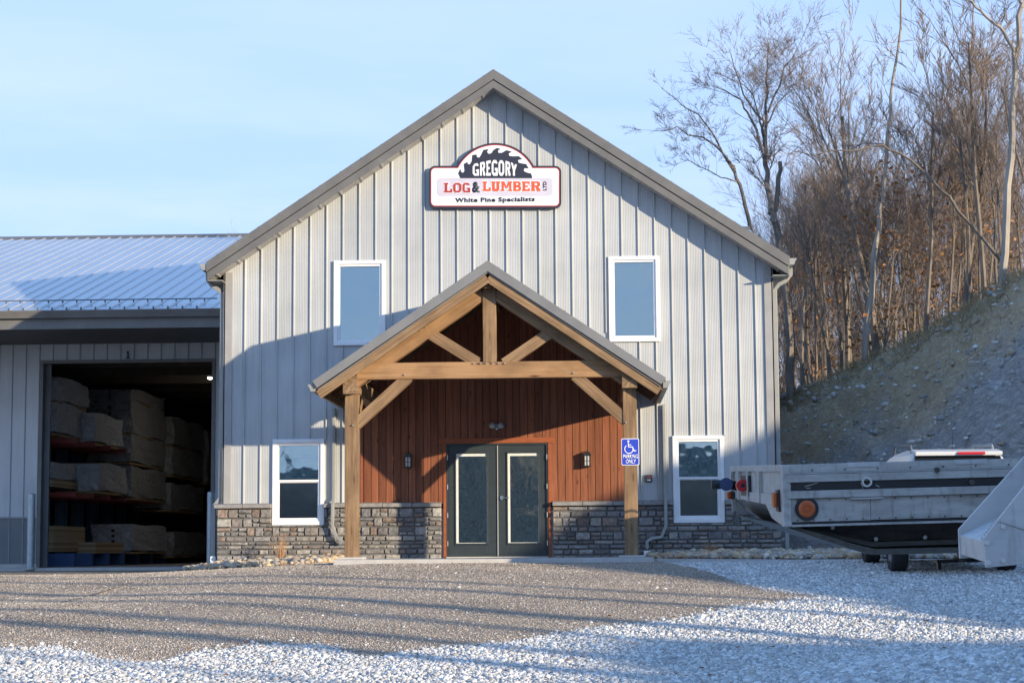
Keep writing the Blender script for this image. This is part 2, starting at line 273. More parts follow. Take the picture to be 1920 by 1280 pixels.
# ------------------------------------------------------------------ mesh helpers
COL = scn.collection
def tag(o, label=None, cat=None, group=None, kind=None):
    if label: o['label'] = label
    if cat: o['category'] = cat
    if group: o['group'] = group
    if kind: o['kind'] = kind
    return o
def empty(name, loc=(0,0,0), rot=(0,0,0)):
    o = bpy.data.objects.new(name, None); COL.objects.link(o); o.location = loc; o.rotation_euler = rot; o.empty_display_size = .2; return o
def link(name, me, m, parent=None, loc=None, rot=None):
    o = bpy.data.objects.new(name, me); COL.objects.link(o)
    if m is not None and len(me.materials) == 0: me.materials.append(m)
    if parent is not None: o.parent = parent
    if loc is not None: o.location = loc
    if rot is not None: o.rotation_euler = rot
    return o
class MB:
    def __init__(s): s.v = []; s.f = []; s.c = None
    def add(s, vs, fs):
        k = len(s.v); s.v += [tuple(p) for p in vs]; s.f += [tuple(i+k for i in f) for f in fs]; return s
    def box(s, x0, x1, y0, y1, z0, z1, M=None):
        vs = [(x,y,z) for x in (x0,x1) for y in (y0,y1) for z in (z0,z1)]
        if M is not None: vs = [M @ Vector(p) for p in vs]
        return s.add(vs, [(0,1,3,2),(4,6,7,5),(0,4,5,1),(2,3,7,6),(0,2,6,4),(1,5,7,3)])
    def prism(s, poly, y0, y1, plane='xz', M=None):
        """extrude a 2D polygon; plane xz -> along y, yz -> along x, xy -> along z"""
        n = len(poly)
        def P(a, b, t):
            return {'xz': (a,t,b), 'yz': (t,a,b), 'xy': (a,b,t)}[plane]
        vs = [P(a,b,y0) for a,b in poly] + [P(a,b,y1) for a,b in poly]
        if M is not None: vs = [M @ Vector(p) for p in vs]
        return s.add(vs, [tuple(range(n)), tuple(range(2*n-1, n-1, -1))] + [(i, i+n, (i+1)%n+n, (i+1)%n) for i in range(n)])
    def tube(s, pts, r, n=8, caps=True, rx=None):
        pts = [Vector(p) for p in pts]; rs = r if isinstance(r, (list, tuple)) else [r]*len(pts); k0 = len(s.v)
        up = Vector((0,0,1)); t0 = (pts[1]-pts[0]).normalized()
        if abs(t0.z) > .9: up = Vector((0,1,0))
        for i, p in enumerate(pts):
            t = (pts[min(i+1, len(pts)-1)]-pts[max(i-1, 0)]).normalized()
            a = t.cross(up).normalized(); b_ = a.cross(t)
            for j in range(n):
                an = 2*math.pi*(j+.5)/n; s.v.append(tuple(p + (a*math.cos(an)*(rx or 1) + b_*math.sin(an))*rs[i]))
        for i in range(len(pts)-1):
            for j in range(n):
                s.f.append((k0+i*n+j, k0+i*n+(j+1)%n, k0+(i+1)*n+(j+1)%n, k0+(i+1)*n+j))
        if caps:
            s.f.append(tuple(k0+j for j in range(n-1,-1,-1))); s.f.append(tuple(k0+(len(pts)-1)*n+j for j in range(n)))
        return s
    def cyl(s, p0, p1, r, n=16, r2=None): return s.tube([p0, p1], [r, r if r2 is None else r2], n)
    def ring(s, c, r0, r1, y0, y1, n=24):
        """flat ring around axis y"""
        vs = []
        for y in (y0, y1):
            for r in (r0, r1):
                for j in range(n): a = 2*math.pi*j/n; vs.append((c[0]+r*math.cos(a), c[1]+y, c[2]+r*math.sin(a)))
        fs = []
        for j in range(n):
            k = (j+1)%n; A, B, C, D = j, n+j, 2*n+j, 3*n+j; a2, b2, c2, d2 = k, n+k, 2*n+k, 3*n+k
            fs += [(A,a2,b2,B), (C,D,d2,c2), (A,C,c2,a2), (B,b2,d2,D)]
        return s.add(vs, fs)
    def mesh(s, name='m', recalc=True, bevel=0, smooth=False):
        me = bpy.data.meshes.new(name); me.from_pydata(s.v, [], s.f); me.validate()
        if recalc or bevel:
            bm = bmesh.new(); bm.from_mesh(me)
            if bevel: bmesh.ops.bevel(bm, geom=[e for e in bm.edges if e.calc_face_angle(0) > .6], offset=bevel, segments=2, affect='EDGES', profile=.6)
            if recalc: bmesh.ops.recalc_face_normals(bm, faces=bm.faces)
            bm.to_mesh(me); bm.free()
        if smooth: me.polygons.foreach_set('use_smooth', [True]*len(me.polygons))
        return me
    def build(s, name, m, parent=None, bevel=0, smooth=False, recalc=True, loc=None, rot=None):
        return link(name, s.mesh(name, recalc, bevel, smooth), m, parent, loc, rot)
def npmesh(name, V, F, col=None, smooth=False):
    me = bpy.data.meshes.new(name); n, k = F.shape
    me.vertices.add(len(V)); me.vertices.foreach_set('co', V.astype(np.float32).ravel())
    me.loops.add(n*k); me.loops.foreach_set('vertex_index', F.astype(np.int32).ravel())
    me.polygons.add(n); me.polygons.foreach_set('loop_start', np.arange(0, n*k, k, dtype=np.int32)); me.polygons.foreach_set('loop_total', np.full(n, k, dtype=np.int32))
    me.update(calc_edges=True)
    if col is not None:
        a = me.color_attributes.new('Col', 'FLOAT_COLOR', 'POINT'); c = np.ones((len(V), 4), np.float32); c[:, :3] = col; a.data.foreach_set('color', c.ravel())
    if smooth: me.polygons.foreach_set('use_smooth', np.ones(n, bool))
    return me
def beam(name, p0, p1, wdt, hgt, m, parent, up=(0,0,1), bevel=.006):
    """timber along local X from p0 to p1; wdt across, hgt along up"""
    p0, p1 = Vector(p0), Vector(p1); X = (p1-p0).normalized(); Zv = Vector(up); Y = Zv.cross(X).normalized(); Zv = X.cross(Y)
    Lg = (p1-p0).length; b = MB()
    k = max(2, int(Lg/.35)); vs = []
    for i in range(k+1):
        x = Lg*i/k
        for sy, sz in ((-1,-1), (1,-1), (1,1), (-1,1)):
            vs.append((x, sy*wdt/2+random.uniform(-.002,.002), sz*hgt/2+random.uniform(-.002,.002)))
    fs = [(0,1,2,3), (4*k+3,4*k+2,4*k+1,4*k)]
    for i in range(k):
        for j in range(4): fs.append((4*i+j, 4*i+(j+1)%4, 4*i+4+(j+1)%4, 4*i+4+j))
    b.add(vs, fs); me = b.mesh(name, bevel=bevel)
    o = link(name, me, m); M = Matrix((X, Y, Zv)).transposed().to_4x4(); M.translation = p0; o.matrix_world = M
    if parent: o.parent = parent; o.matrix_parent_inverse = parent.matrix_basis.inverted()
    return o
# icosphere template
_ph = (1+5**.5)/2
ICO_V = np.array([(-1,_ph,0),(1,_ph,0),(-1,-_ph,0),(1,-_ph,0),(0,-1,_ph),(0,1,_ph),(0,-1,-_ph),(0,1,-_ph),(_ph,0,-1),(_ph,0,1),(-_ph,0,-1),(-_ph,0,1)])/math.hypot(1,_ph)
ICO_F = np.array([(0,11,5),(0,5,1),(0,1,7),(0,7,10),(0,10,11),(1,5,9),(5,11,4),(11,10,2),(10,7,6),(7,1,8),(3,9,4),(3,4,2),(3,2,6),(3,6,8),(3,8,9),(4,9,5),(2,4,11),(6,2,10),(8,6,7),(9,8,1)])
def sub_ico():
    V = [tuple(v) for v in ICO_V]; F = []; c = {}
    def mid(a, b):
        k = (min(a,b), max(a,b))
        if k not in c:
            p = np.array(V[a])+np.array(V[b]); p /= np.linalg.norm(p); V.append(tuple(p)); c[k] = len(V)-1
        return c[k]
    for a, b, d in ICO_F:
        x, y, z = mid(a,b), mid(b,d), mid(d,a); F += [(a,x,z),(b,y,x),(d,z,y),(x,y,z)]
    return np.array(V), np.array(F)
ICO2_V, ICO2_F = sub_ico()
OCT_V = np.array([(1,0,0),(-1,0,0),(0,1,0),(0,-1,0),(0,0,1),(0,0,-1.)]); OCT_F = np.array([(0,2,4),(2,1,4),(1,3,4),(3,0,4),(2,0,5),(1,2,5),(3,1,5),(0,3,5)])
def stones(name, P, S, cols, m, flat=(.55,.95), jit=.22, fine=False, smooth=False, octa=False):
    """P (n,3) centres, S (n,) radii, cols (n,3)"""
    V0, F0 = (ICO2_V, ICO2_F) if fine else (OCT_V, OCT_F) if octa else (ICO_V, ICO_F)
    n = len(P); k = len(V0)
    sc = np.stack([RNG.uniform(.75,1.3,n), RNG.uniform(.7,1.1,n), RNG.uniform(*flat, n)], 1)
    V = V0[None]*(1+RNG.uniform(-jit, jit, (n,k,1)))*sc[:,None,:]*S[:,None,None]
    a = RNG.uniform(0, 2*np.pi, n); t = RNG.normal(0, .35, n)
    ct, st = np.cos(t)[:,None], np.sin(t)[:,None]; y, z = V[:,:,1]*ct - V[:,:,2]*st, V[:,:,1]*st + V[:,:,2]*ct
    ca, sa = np.cos(a)[:,None], np.sin(a)[:,None]; x = V[:,:,0]
    V = np.stack([x*ca-y*sa, x*sa+y*ca, z], 2) + P[:,None,:]
    F = (F0[None] + (np.arange(n)*k)[:,None,None]).reshape(-1, 3)
    return npmesh(name, V.reshape(-1,3), F, np.repeat(cols, k, 0), smooth)
def pick(pal, n, var=.12):
    pal = np.array(pal); c = pal[RNG.integers(0, len(pal), n)]; return np.clip(c*(1+RNG.normal(0, var, (n,1))), .02, .9)

# ------------------------------------------------------------------ ground
def vnoise(x, y, s, seed=0):
    x = np.asarray(x)/s+seed*17.3; y = np.asarray(y)/s+seed*9.1
    def h(i, j): v = np.sin(i*127.1+j*311.7+seed*13.7)*43758.5453; return v-np.floor(v)
    i, j = np.floor(x), np.floor(y); u, v = x-i, y-j; u = u*u*(3-2*u); v = v*v*(3-2*v)
    return (h(i,j)*(1-u)*(1-v)+h(i+1,j)*u*(1-v)+h(i,j+1)*(1-u)*v+h(i+1,j+1)*u*v)*2-1
GD = np.array([-400,-60,0,5,9,12,14,16,18,20,22,24,26,28,30,32,34,36,60,500.]); GZ = np.array([-1.6,-1.5,-1.4,-1.38,-1.28,-1.18,-1.08,-.965,-.845,-.70,-.55,-.42,-.33,-.205,-.115,-.05,-.03,-.03,-.1,-.5])
def gz(x, y):
    x = np.asarray(x, float); y = np.asarray(y, float); d = y+35
    base = np.interp(d, GD, GZ); sm = (np.interp(d-.8, GD, GZ)+np.interp(d+.8, GD, GZ)+base)/3
    left = np.clip((-x-1.5)/6, 0, 1); left = left*left*(3-2*left)
    z = sm - left*.21*np.clip((d-15)/12, 0, 1)
    z = z + .018*vnoise(x, y, 2.3, 1)*np.clip((33.-d)/4, 0, 1) + .008*vnoise(x, y, .7, 2)*np.clip((33.-d)/4, 0, 1)
    z = z + .30*np.exp(-(((x-5.0)/1.5)**2 + ((y+19.6)/1.7)**2))
    return z
def axis(lo, a, b, hi, fine):
    l = a - np.geomspace(fine, a-lo, 36)[::-1]; r = b + np.geomspace(fine, hi-b, 36); return np.concatenate([l, np.arange(a, b+1e-6, fine), r])
gx = axis(-1500, -10, 9, 1500, .09); gy = axis(-1500, -23, 1, 1500, .09)
GX, GY = np.meshgrid(gx, gy); V = np.stack([GX.ravel(), GY.ravel(), gz(GX, GY).ravel()], 1)
nx, ny = len(gx), len(gy); I = np.arange(nx*ny).reshape(ny, nx)
Fq = np.stack([I[:-1,:-1], I[:-1,1:], I[1:,1:], I[1:,:-1]], -1).reshape(-1, 4)
tag(link('ground', npmesh('ground', V, Fq, smooth=True), GRAVEL), kind='structure')
# asphalt tongue: front edge depth by x (taken off the photo), back edge at the buildings
def ray_ground(px, py):
    d = FW*FPX + RT*(px-960) - UP*(py-640); t = .002
    lo, hi = 5/3580, 60/3580
    for _ in range(40):
        m_ = (lo+hi)/2; p = CAM+d*m_
        if p.z > float(gz(p.x, p.y)): lo = m_
        else: hi = m_
    return CAM+d*hi
fe = [(-200,1215),(0,1214),(120,1212),(200,1238),(300,1243),(345,1225),(480,1208),(600,1210),(690,1233),(790,1218),(960,1203),(1100,1178),(1250,1164),(1330,1146),(1440,1130),(1530,1119)]
be = [(1530,1117),(1440,1106),(1380,1090),(1340,1075),(1270,1058),(1235,1052.5)]
FE = [ray_ground(*p) for p in fe]; BE = [ray_ground(*p) for p in be]
fex = np.array([p.x for p in FE]); fey = np.array([p.y for p in FE]); bex = np.array([p.x for p in BE][::-1]); bey = np.array([p.y for p in BE][::-1])
XTIP = FE[-1].x
def asph_front(x): return np.interp(x, fex, fey)
def asph_back(x):
    return np.where(x < bex[0], np.where(x < -5.35, 7.2, -1.0), np.interp(x, bex, bey))
def in_asph(x, y): return (y > asph_front(x)) & (y < asph_back(x)) & (x < XTIP)
ax = np.arange(-30, XTIP, .06); cols_ = 150; vv = []; 
for x in ax:
    y0, y1 = asph_front(x)+.10*vnoise(x, 0, .35, 5)+.05*vnoise(x, 0, .11, 6), float(asph_back(x))
    if x > bex[0]: y1 += .08*vnoise(x, 9, .3, 7)
    if y1 < y0: y1 = y0+.01
    ys = np.linspace(y0, y1, cols_); vv.append(np.stack([np.full(cols_, x), ys, gz(x, ys)+.006], 1))
vv = np.array(vv); n1 = len(ax); I = np.arange(n1*cols_).reshape(n1, cols_)
Fq = np.stack([I[:-1,:-1], I[1:,:-1], I[1:,1:], I[:-1,1:]], -1).reshape(-1, 4)
tag(link('asphalt_driveway', npmesh('asphalt', vv.reshape(-1,3), Fq, smooth=True), ASPH), kind='structure')

# gravel chips lying on the ground near the camera (real stones)
def scatter(n, dmin, dmax, pw=1.0):
    d = dmin+(dmax-dmin)*RNG.random(n)**pw; px = RNG.uniform(-40, 1960, n)
    lat = (px-960)/FPX*d; x = CAM.x + lat*math.cos(YAW) - d*math.sin(YAW); y = CAM.y + d*math.cos(YAW)+lat*math.sin(YAW); return x, y
xs, ys = scatter(230000, 13.6, 31, 1.7)
ins = in_asph(xs, ys)
edge = np.minimum(np.abs(ys-asph_front(xs)), np.where(xs > bex[0], np.abs(ys-asph_back(xs)), 9))
keep = (~ins) | (RNG.random(len(xs)) < np.exp(-edge/.16)*.5+.006)
keep &= (ys < -3.6)
xs, ys = xs[keep], ys[keep]; ins = in_asph(xs, ys)
pile = np.exp(-(((xs-5.0)/1.5)**2 + ((ys+19.6)/1.7)**2))
S = RNG.lognormal(math.log(.0125), .35, len(xs))*(1+.9*(pile > .25)); S = np.clip(S, .006, .04)
P = np.stack([xs, ys, gz(xs, ys)+S*.25], 1)
C = pick([(.46,.45,.43), (.58,.57,.55), (.68,.66,.63), (.52,.49,.44), (.38,.38,.38), (.74,.73,.70)], len(xs), .1)
tag(link('gravel', stones('gravel', P, S, C, GRAVS, (.5,.95), .25), GRAVS), 'loose white limestone gravel chips over the yard', 'gravel', kind='stuff')
# fine aggregate standing out of the asphalt
xs, ys = scatter(360000, 17.0, 36, 1.2); k_ = in_asph(xs, ys) & (ys < -1.2); xs, ys = xs[k_], ys[k_]
S = np.clip(RNG.lognormal(math.log(.0044), .38, len(xs)), .0022, .015)
tag(link('asphalt_grit', stones('grit', np.stack([xs, ys, gz(xs, ys)+.006+S*.35], 1), S, pick([(.40,.32,.25), (.50,.42,.34), (.60,.54,.47), (.34,.28,.23), (.44,.37,.31), (.62,.57,.51)], len(xs), .1), GRAVS, (.6,1.), .2, octa=True), GRAVS), 'tan grit worn loose over the asphalt', 'grit', kind='stuff')
# fallen leaves
n = 60; xs, ys = scatter(n, 15.5, 24, 1.5); b = MB(); lc = []
for x, y in zip(xs, ys):
    z = float(gz(x, y))+.03; a = random.uniform(0, 6.28); s = random.uniform(.02, .045); ca, sa = math.cos(a)*s, math.sin(a)*s
    b.add([(x+ca, y+sa, z), (x-sa*.6, y+ca*.6, z+.012), (x-ca, y-sa, z+.004), (x+sa*.6, y-ca*.6, z+.016)], [(0,1,2),(0,2,3)])
tag(b.build('dead_leaves', mat('brown_leaf', (.30,.13,.05), .8), recalc=False), 'small dry brown leaves lying on the gravel', 'leaves', kind='stuff')

# ------------------------------------------------------------------ excavated hillside (unseen ridge to the right is added, its crest shaped to shade the yard)
ST = [((-14,48,-.4),(-16,62,3.0)), ((-2,38,-.3),(-2,48,3.8)), ((5.2,21,-.2),(7.48,27,4.95)), ((7.4,11,-.15),(9.0,23.5,5.3)), ((8.6,6,-.12),(10.6,20,5.8)), ((9.4,3.2,-.12),(11.8,17.3,6.5)), ((10.4,.8,-.12),(12.9,15,7.3)),
      ((13,-4,-.3),(18,9,8.8)), ((16,-10,-.6),(25,-2,8.8)), ((18,-16,-.8),(30,-10.5,8.6)), ((18.5,-20,-1),(30,-17.6,8.4)), ((18.5,-21,-1.1),(30,-19.0,7.9)), ((18.5,-23,-1.1),(30,-21.3,7.0)),
      ((18.5,-25,-1.2),(30,-23.5,6.5)), ((18.5,-28,-1.2),(30,-27.2,5.8)), ((18.5,-31,-1.3),(30,-30.8,5.3)), ((18.5,-32,-1.3),(30,-31.8,4.0)), ((18.5,-35,-1.3),(30,-35.6,4.0)), ((18.5,-37,-1.4),(30,-36.6,5.4)),
      ((18.5,-43,-1.4),(30,-42.5,5.2)), ((18.5,-60,-1.4),(30,-62,4.8)), ((16,-90,-1.4),(28,-95,4.0))]
SUBS = 14; NV = 60; rows = []
for i in range(len(ST)-1):
    for s in range(SUBS):
        t = s/SUBS; T = np.array(ST[i][0])*(1-t)+np.array(ST[i+1][0])*t; Cc = np.array(ST[i][1])*(1-t)+np.array(ST[i+1][1])*t; rows.append((T, Cc))
HV = []
for k, (T, Cc) in enumerate(rows):
    dirv = (Cc-T)[:2]; ln = np.hypot(*dirv); dirv = dirv/ln; r = []
    for j in range(NV+26):
        if j <= NV:
            v = j/NV; p = T*(1-v)+Cc*v; e = .5*v+.5*(v*v*(3-2*v)); z = T[2]-.5+(Cc[2]-T[2]+.5)*e
            am = min(1, v*6, (1-v)*10+.25)
        else:
            v = (j-NV)/25; dd = 70*v**1.6; p = Cc.copy(); p[:2] += dirv*dd; z = Cc[2]+.5*math.sin(min(1, dd/6)*math.pi)*0 - dd*.012; am = .5
            if Cc[0] > 29: z = Cc[2]-dd*.05
        nzv = .38*vnoise(p[0], p[1]+z, 2.1, 3)+.17*vnoise(p[0]+z, p[1], .8, 4)+.07*vnoise(p[0]+z, p[1], .35, 8)
        r.append((p[0], p[1], z+float(nzv)*am))
    HV.append(r)
HV = np.array(HV); a, b_ = HV.shape[:2]; I = np.arange(a*b_).reshape(a, b_)
Fq = np.stack([I[:-1,:-1], I[1:,:-1], I[1:,1:], I[:-1,1:]], -1).reshape(-1, 4)
ho = link('hillside', npmesh('hillside', HV.reshape(-1,3), Fq, smooth=True), HILL); tag(ho, kind='structure')
ho.data.materials.append(FLOOR)
mi = np.zeros((a-1, b_-1), int); mi[:, NV+1:] = 1; ho.data.polygons.foreach_set('material_index', mi.ravel())
def crest_at(t):   # t = station parameter
    i = min(int(t), len(ST)-2); f = t-i; return Vector(ST[i][1]).lerp(Vector(ST[i+1][1]), f), Vector(ST[i][0]).lerp(Vector(ST[i+1][0]), f)
# dead grass and roots along the ragged crest
b = MB(); rg = random.Random(12)
for i in range(3600):
    r_i = rg.randrange(2*SUBS, 8*SUBS); c_i = int(min(NV+8, max(NV-12, rg.gauss(NV-1, 4)))); p = Vector(HV[r_i, c_i])+Vector((rg.gauss(0,.2), rg.gauss(0,.2), -.02))
    for k in range(3):
        a = rg.uniform(0, 6.28); l = rg.uniform(.10, .34); t_ = Vector((math.cos(a)*.5, math.sin(a)*.5, rg.uniform(.2, 1))).normalized()*l; sd = Vector((-math.sin(a), math.cos(a), 0))*.008
        b.add([p-sd, p+sd, p+t_*.6+Vector((0,0,.02))+sd*.7, p+t_], [(0,1,2,3)])
tag(b.build('dead_grass', mat('straw', rough=.9, spec=.1, build=noisy((.30,.23,.13), (.48,.39,.25), 3, 2)), recalc=False), 'dead straw coloured grass along the top of the bank', 'grass', kind='stuff')
# rubble on the bank
n = 3800; rr = RNG.integers(2*SUBS, 8*SUBS, n); cc = (RNG.random(n)**1.4*(NV-2)).astype(int); base = HV[rr, cc]
P = base+np.stack([RNG.normal(0,.25,n), RNG.normal(0,.25,n), np.full(n,.02)], 1)
S = RNG.lognormal(math.log(.045), .55, n); S = np.clip(S, .02, .13)
tag(link('shale_rubble', stones('rubble', P, S, pick([(.30,.31,.31), (.40,.40,.39), (.48,.48,.46), (.42,.36,.28), (.58,.58,.56)], n, .12), STONE, (.35,.7), .3), STONE), 'grey shale rubble strewn over the bank', 'rubble', kind='stuff')

# ------------------------------------------------------------------ main building
W0 = at(423.5, 560, 0).x; W1 = at(1446, 560, 0).x
apex = at(925, 131, -.4); SL = .664
BX = apex.x; ZAP = apex.z                      # top of the roof trim at the apex
EXL = at(387, 490, -.4).x; EXR = at(1480, 476, -.4).x
zr = lambda x: ZAP - SL*abs(x-BX)              # roof top line
ZCAP = at(840, 941, -.16).z                    # top of stone cap
BACK = 14.5
bld = empty('metal_sided_building', (BX, 0, 0)); tag(bld, 'tall grey metal gabled building with timber porch and stone base', 'building')
OB = Vector((BX, 0, 0))
def P_(mb, name, m, parent=None, **k):         # build in world coords and parent to the building
    o = mb.build(name, m, None, **k); par = parent or bld
    o.parent = par; o.matrix_parent_inverse = par.matrix_world.inverted() if par is bld and False else Matrix.Translation(-OB) if par is bld else Matrix.Identity(4)
    return o
def rect(px0, py0, px1, py1, Y): a_, b2 = at(px0, py0, Y), at(px1, py1, Y); return (a_.x, b2.x, b2.z, a_.z)
WIN = [rect(626.5, 489.5, 723, 647, 0), rect(1140.5, 481.5, 1238, 640, 0), rect(512, 823.5, 608, 983.5, 0), rect(1260.5, 817, 1359, 979, 0)]
DOORR = rect(837, 832, 1029, 1046, 0); DOORR = (DOORR[0], DOORR[1], 0, DOORR[3])
WOODX0, WOODX1 = at(681, 850, 0).x, at(1184, 850, 0).x
GEND = lambda x: zr(x)-.36                      # underside of soffit at wall
# wall sheets with openings
def wall_sheet(x0, x1, zb, ztop, holes, y, flip=False):
    xs_ = sorted(set([x0, x1, BX] + [h[0] for h in holes] + [h[1] for h in holes])); xs_ = [x for x in xs_ if x0 <= x <= x1]; mb = MB()
    for a_, c_ in zip(xs_[:-1], xs_[1:]):
        m_ = (a_+c_)/2; hs = sorted([h for h in holes if h[0] < m_ < h[1]], key=lambda h: h[2]); z = zb
        for h in hs:
            if h[2] > z: mb.add([(a_,y,z),(c_,y,z),(c_,y,h[2]),(a_,y,h[2])], [(0,1,2,3)])
            z = h[3]
        mb.add([(a_,y,z),(c_,y,z),(c_,y,ztop(c_)),(a_,y,ztop(a_))], [(0,1,2,3)])
    return mb
inner = lambda h, d: (h[0]+d, h[1]-d, h[2]+d, h[3]-d)
holes = [inner(h, .05) for h in WIN]+[(DOORR[0]+.02, DOORR[1]-.02, -1, DOORR[3]-.02)]
fw = wall_sheet(W0, W1, -.3, lambda x: zr(x)-.3, holes, 0)
wallo = P_(fw, 'wall', SIDE, recalc=False)
sw = MB()
for x in (W0, W1): sw.add([(x,.001,-.3),(x,BACK,-.3),(x,BACK,zr(x)-.3),(x,.001,zr(x)-.3)], [(0,1,2,3)])
sw.add([(W0,BACK,-.3),(W1,BACK,-.3),(W1,BACK,zr(W1)-.3),(BX,BACK,ZAP-.3),(W0,BACK,zr(W0)-.3)], [(0,1,2,3,4)])
P_(sw, 'side_wall', SIDE, recalc=False)
fl = MB(); fl.box(W0+.02, W1-.02, .3, BACK-.02, -.28, -.05); fl.box(W0+.02, W1-.02, 2.2, 2.3, -.05, 5.4); fl.box(W0+.02, W1-.02, .3, 2.2, 2.9, 3.1)
P_(fl, 'interior_partition', DARK)
# standing ribs
X0R = -4.8298; rb = MB()
def rib(mb, x, z0, z1, y=0., h=.032, wb=.032, wt=.012):
    mb.add([(x-wb/2,y,z0),(x-wt/2,y-h,z0),(x+wt/2,y-h,z0),(x+wb/2,y,z0),(x-wb/2,y,z1),(x-wt/2,y-h,z1),(x+wt/2,y-h,z1),(x+wb/2,y,z1)], [(0,4,5,1),(1,5,6,2),(2,6,7,3),(0,1,2,3),(4,7,6,5)])
for k in range(-1, 40):
    x = X0R + .3048*k
    if x < W0+.12 or x > W1-.12: continue
    top = zr(x)-.34; z = ZCAP-.05; blocks = [(h[2]-.0, h[3]+.0) for h in WIN if h[0]-.03 < x < h[1]+.03]
    if WOODX0-.1 < x < WOODX1+.1: blocks.append((-1, 4.1))
    for b0, b1 in sorted(blocks):
        if b0 > z: rib(rb, x, z, b0)
        z = max(z, b1)
    rib(rb, x, z, top)
P_(rb, 'siding_ribs', SIDE)
for x, s in ((W0, 1), (W1, -1)):
    ct = MB(); zt = zr(x)-.33
    ct.box(min(x-s*.03, x+s*.13), max(x-s*.03, x+s*.13), -.035, .0, ZCAP, zt); ct.box(min(x-s*.035, x), max(x-s*.035, x), -.035, .14, ZCAP, zt)
    P_(ct, 'corner_trim', CORN, bevel=.004)
# roof: slabs, rake trim in two steps, soffit
rf = MB(); rk = MB(); fa = MB(); sf = MB()
for s, xe in ((-1, EXL), (1, EXR)):
    xe2 = xe
    def quad(mb, x0, x1, off0, off1, y0, y1):
        mb.prism([(x0, zr(x0)-off0), (x1, zr(x1)-off0), (x1, zr(x1)-off1), (x0, zr(x0)-off1)], y0, y1)
    quad(rf, BX, xe2, .015, .10, -.40, BACK+.4)
    quad(rk, BX, xe2, -.005, .185, -.435, -.402)
    quad(fa, BX, xe2-s*.02, .198, .345, -.415, -.385)
    quad(sf, BX, xe2-s*.05, .318, .335, -.385, .0)
    L_ = math.hypot(xe-BX, SL*(xe-BX)); nb = int(abs(xe-BX)/.38)
    for i in range(nb):
        x = BX+(xe-BX)*(i+.5)/nb; rf.prism([(x-.012, zr(x-.012)+.025), (x+.012, zr(x+.012)+.025), (x+.02, zr(x+.02)-.03), (x-.02, zr(x-.02)-.03)], -.38, BACK+.38)
        x = lerp(BX, xe, (i+.5)/nb); sf.prism([(x-.012, zr(x-.012)-.33), (x+.012, zr(x+.012)-.33), (x+.012, zr(x+.012)-.352), (x-.012, zr(x-.012)-.352)], -.383, -.02)
P_(rf, 'roof', PROOF); P_(rk, 'rake_trim', TRIM, bevel=.004); P_(fa, 'fascia', TRIM, bevel=.003); P_(sf, 'soffit', CORN)
for s, xe, xw in ((-1, EXL, W0), (1, EXR, W1)):
    fg = MB(); zz = zr(xe); x0, x1 = sorted((xe-s*.02, xw)); fg.box(x0, x1, -.38, BACK, zz-.345, zz-.325)
    x0, x1 = sorted((xe-s*.03, xe-s*.005)); fg.box(x0, x1, -.38, BACK, zz-.345, zz-.1)
    P_(fg, 'eave_soffit', SOFF)
# main gutters and their spouts
def kgutter(mb, x, z, s, y0, y1, wd=.125, h=.12):
    pts = [(x, z), (x, z-h), (x+s*wd*.62, z-h), (x+s*wd*.8, z-h*.45), (x+s*wd, z-.02), (x+s*wd, z)]
    mb.prism(pts if s > 0 else pts[::-1], y0, y1)
for s, xe, xw in ((-1, EXL, W0), (1, EXR, W1)):
    g = MB(); z = zr(xe)-.03; kgutter(g, xe+s*.002, z, s, -.42, BACK); gu = P_(g, 'gutter', GUTT, bevel=.004)
    d = MB(); xs_ = xe+s*.06; xwl = xw+s*.075
    pts = [(xs_, .05, z-.11), (xs_, .05, z-.24), (lerp(xs_, xwl, .3), .05, z-.35), (lerp(xs_, xwl, .75), .05, z-.42), (xwl, .05, z-.52), (xwl, .05, ZCAP+.12), (xwl+s*.12, .05, ZCAP-.03), (xwl+s*.12, .05, -.08)]
    d.tube(pts, [.05]*8, 4); dd_ = P_(d, 'downspout', GUTT, bevel=.008)
    e = MB(); e.box(xwl+s*.12-.05, xwl+s*.12+.05, -.01, .1, -.2, .06); eo = P_(e, 'white_outlet', WHITE, dd_, bevel=.006)
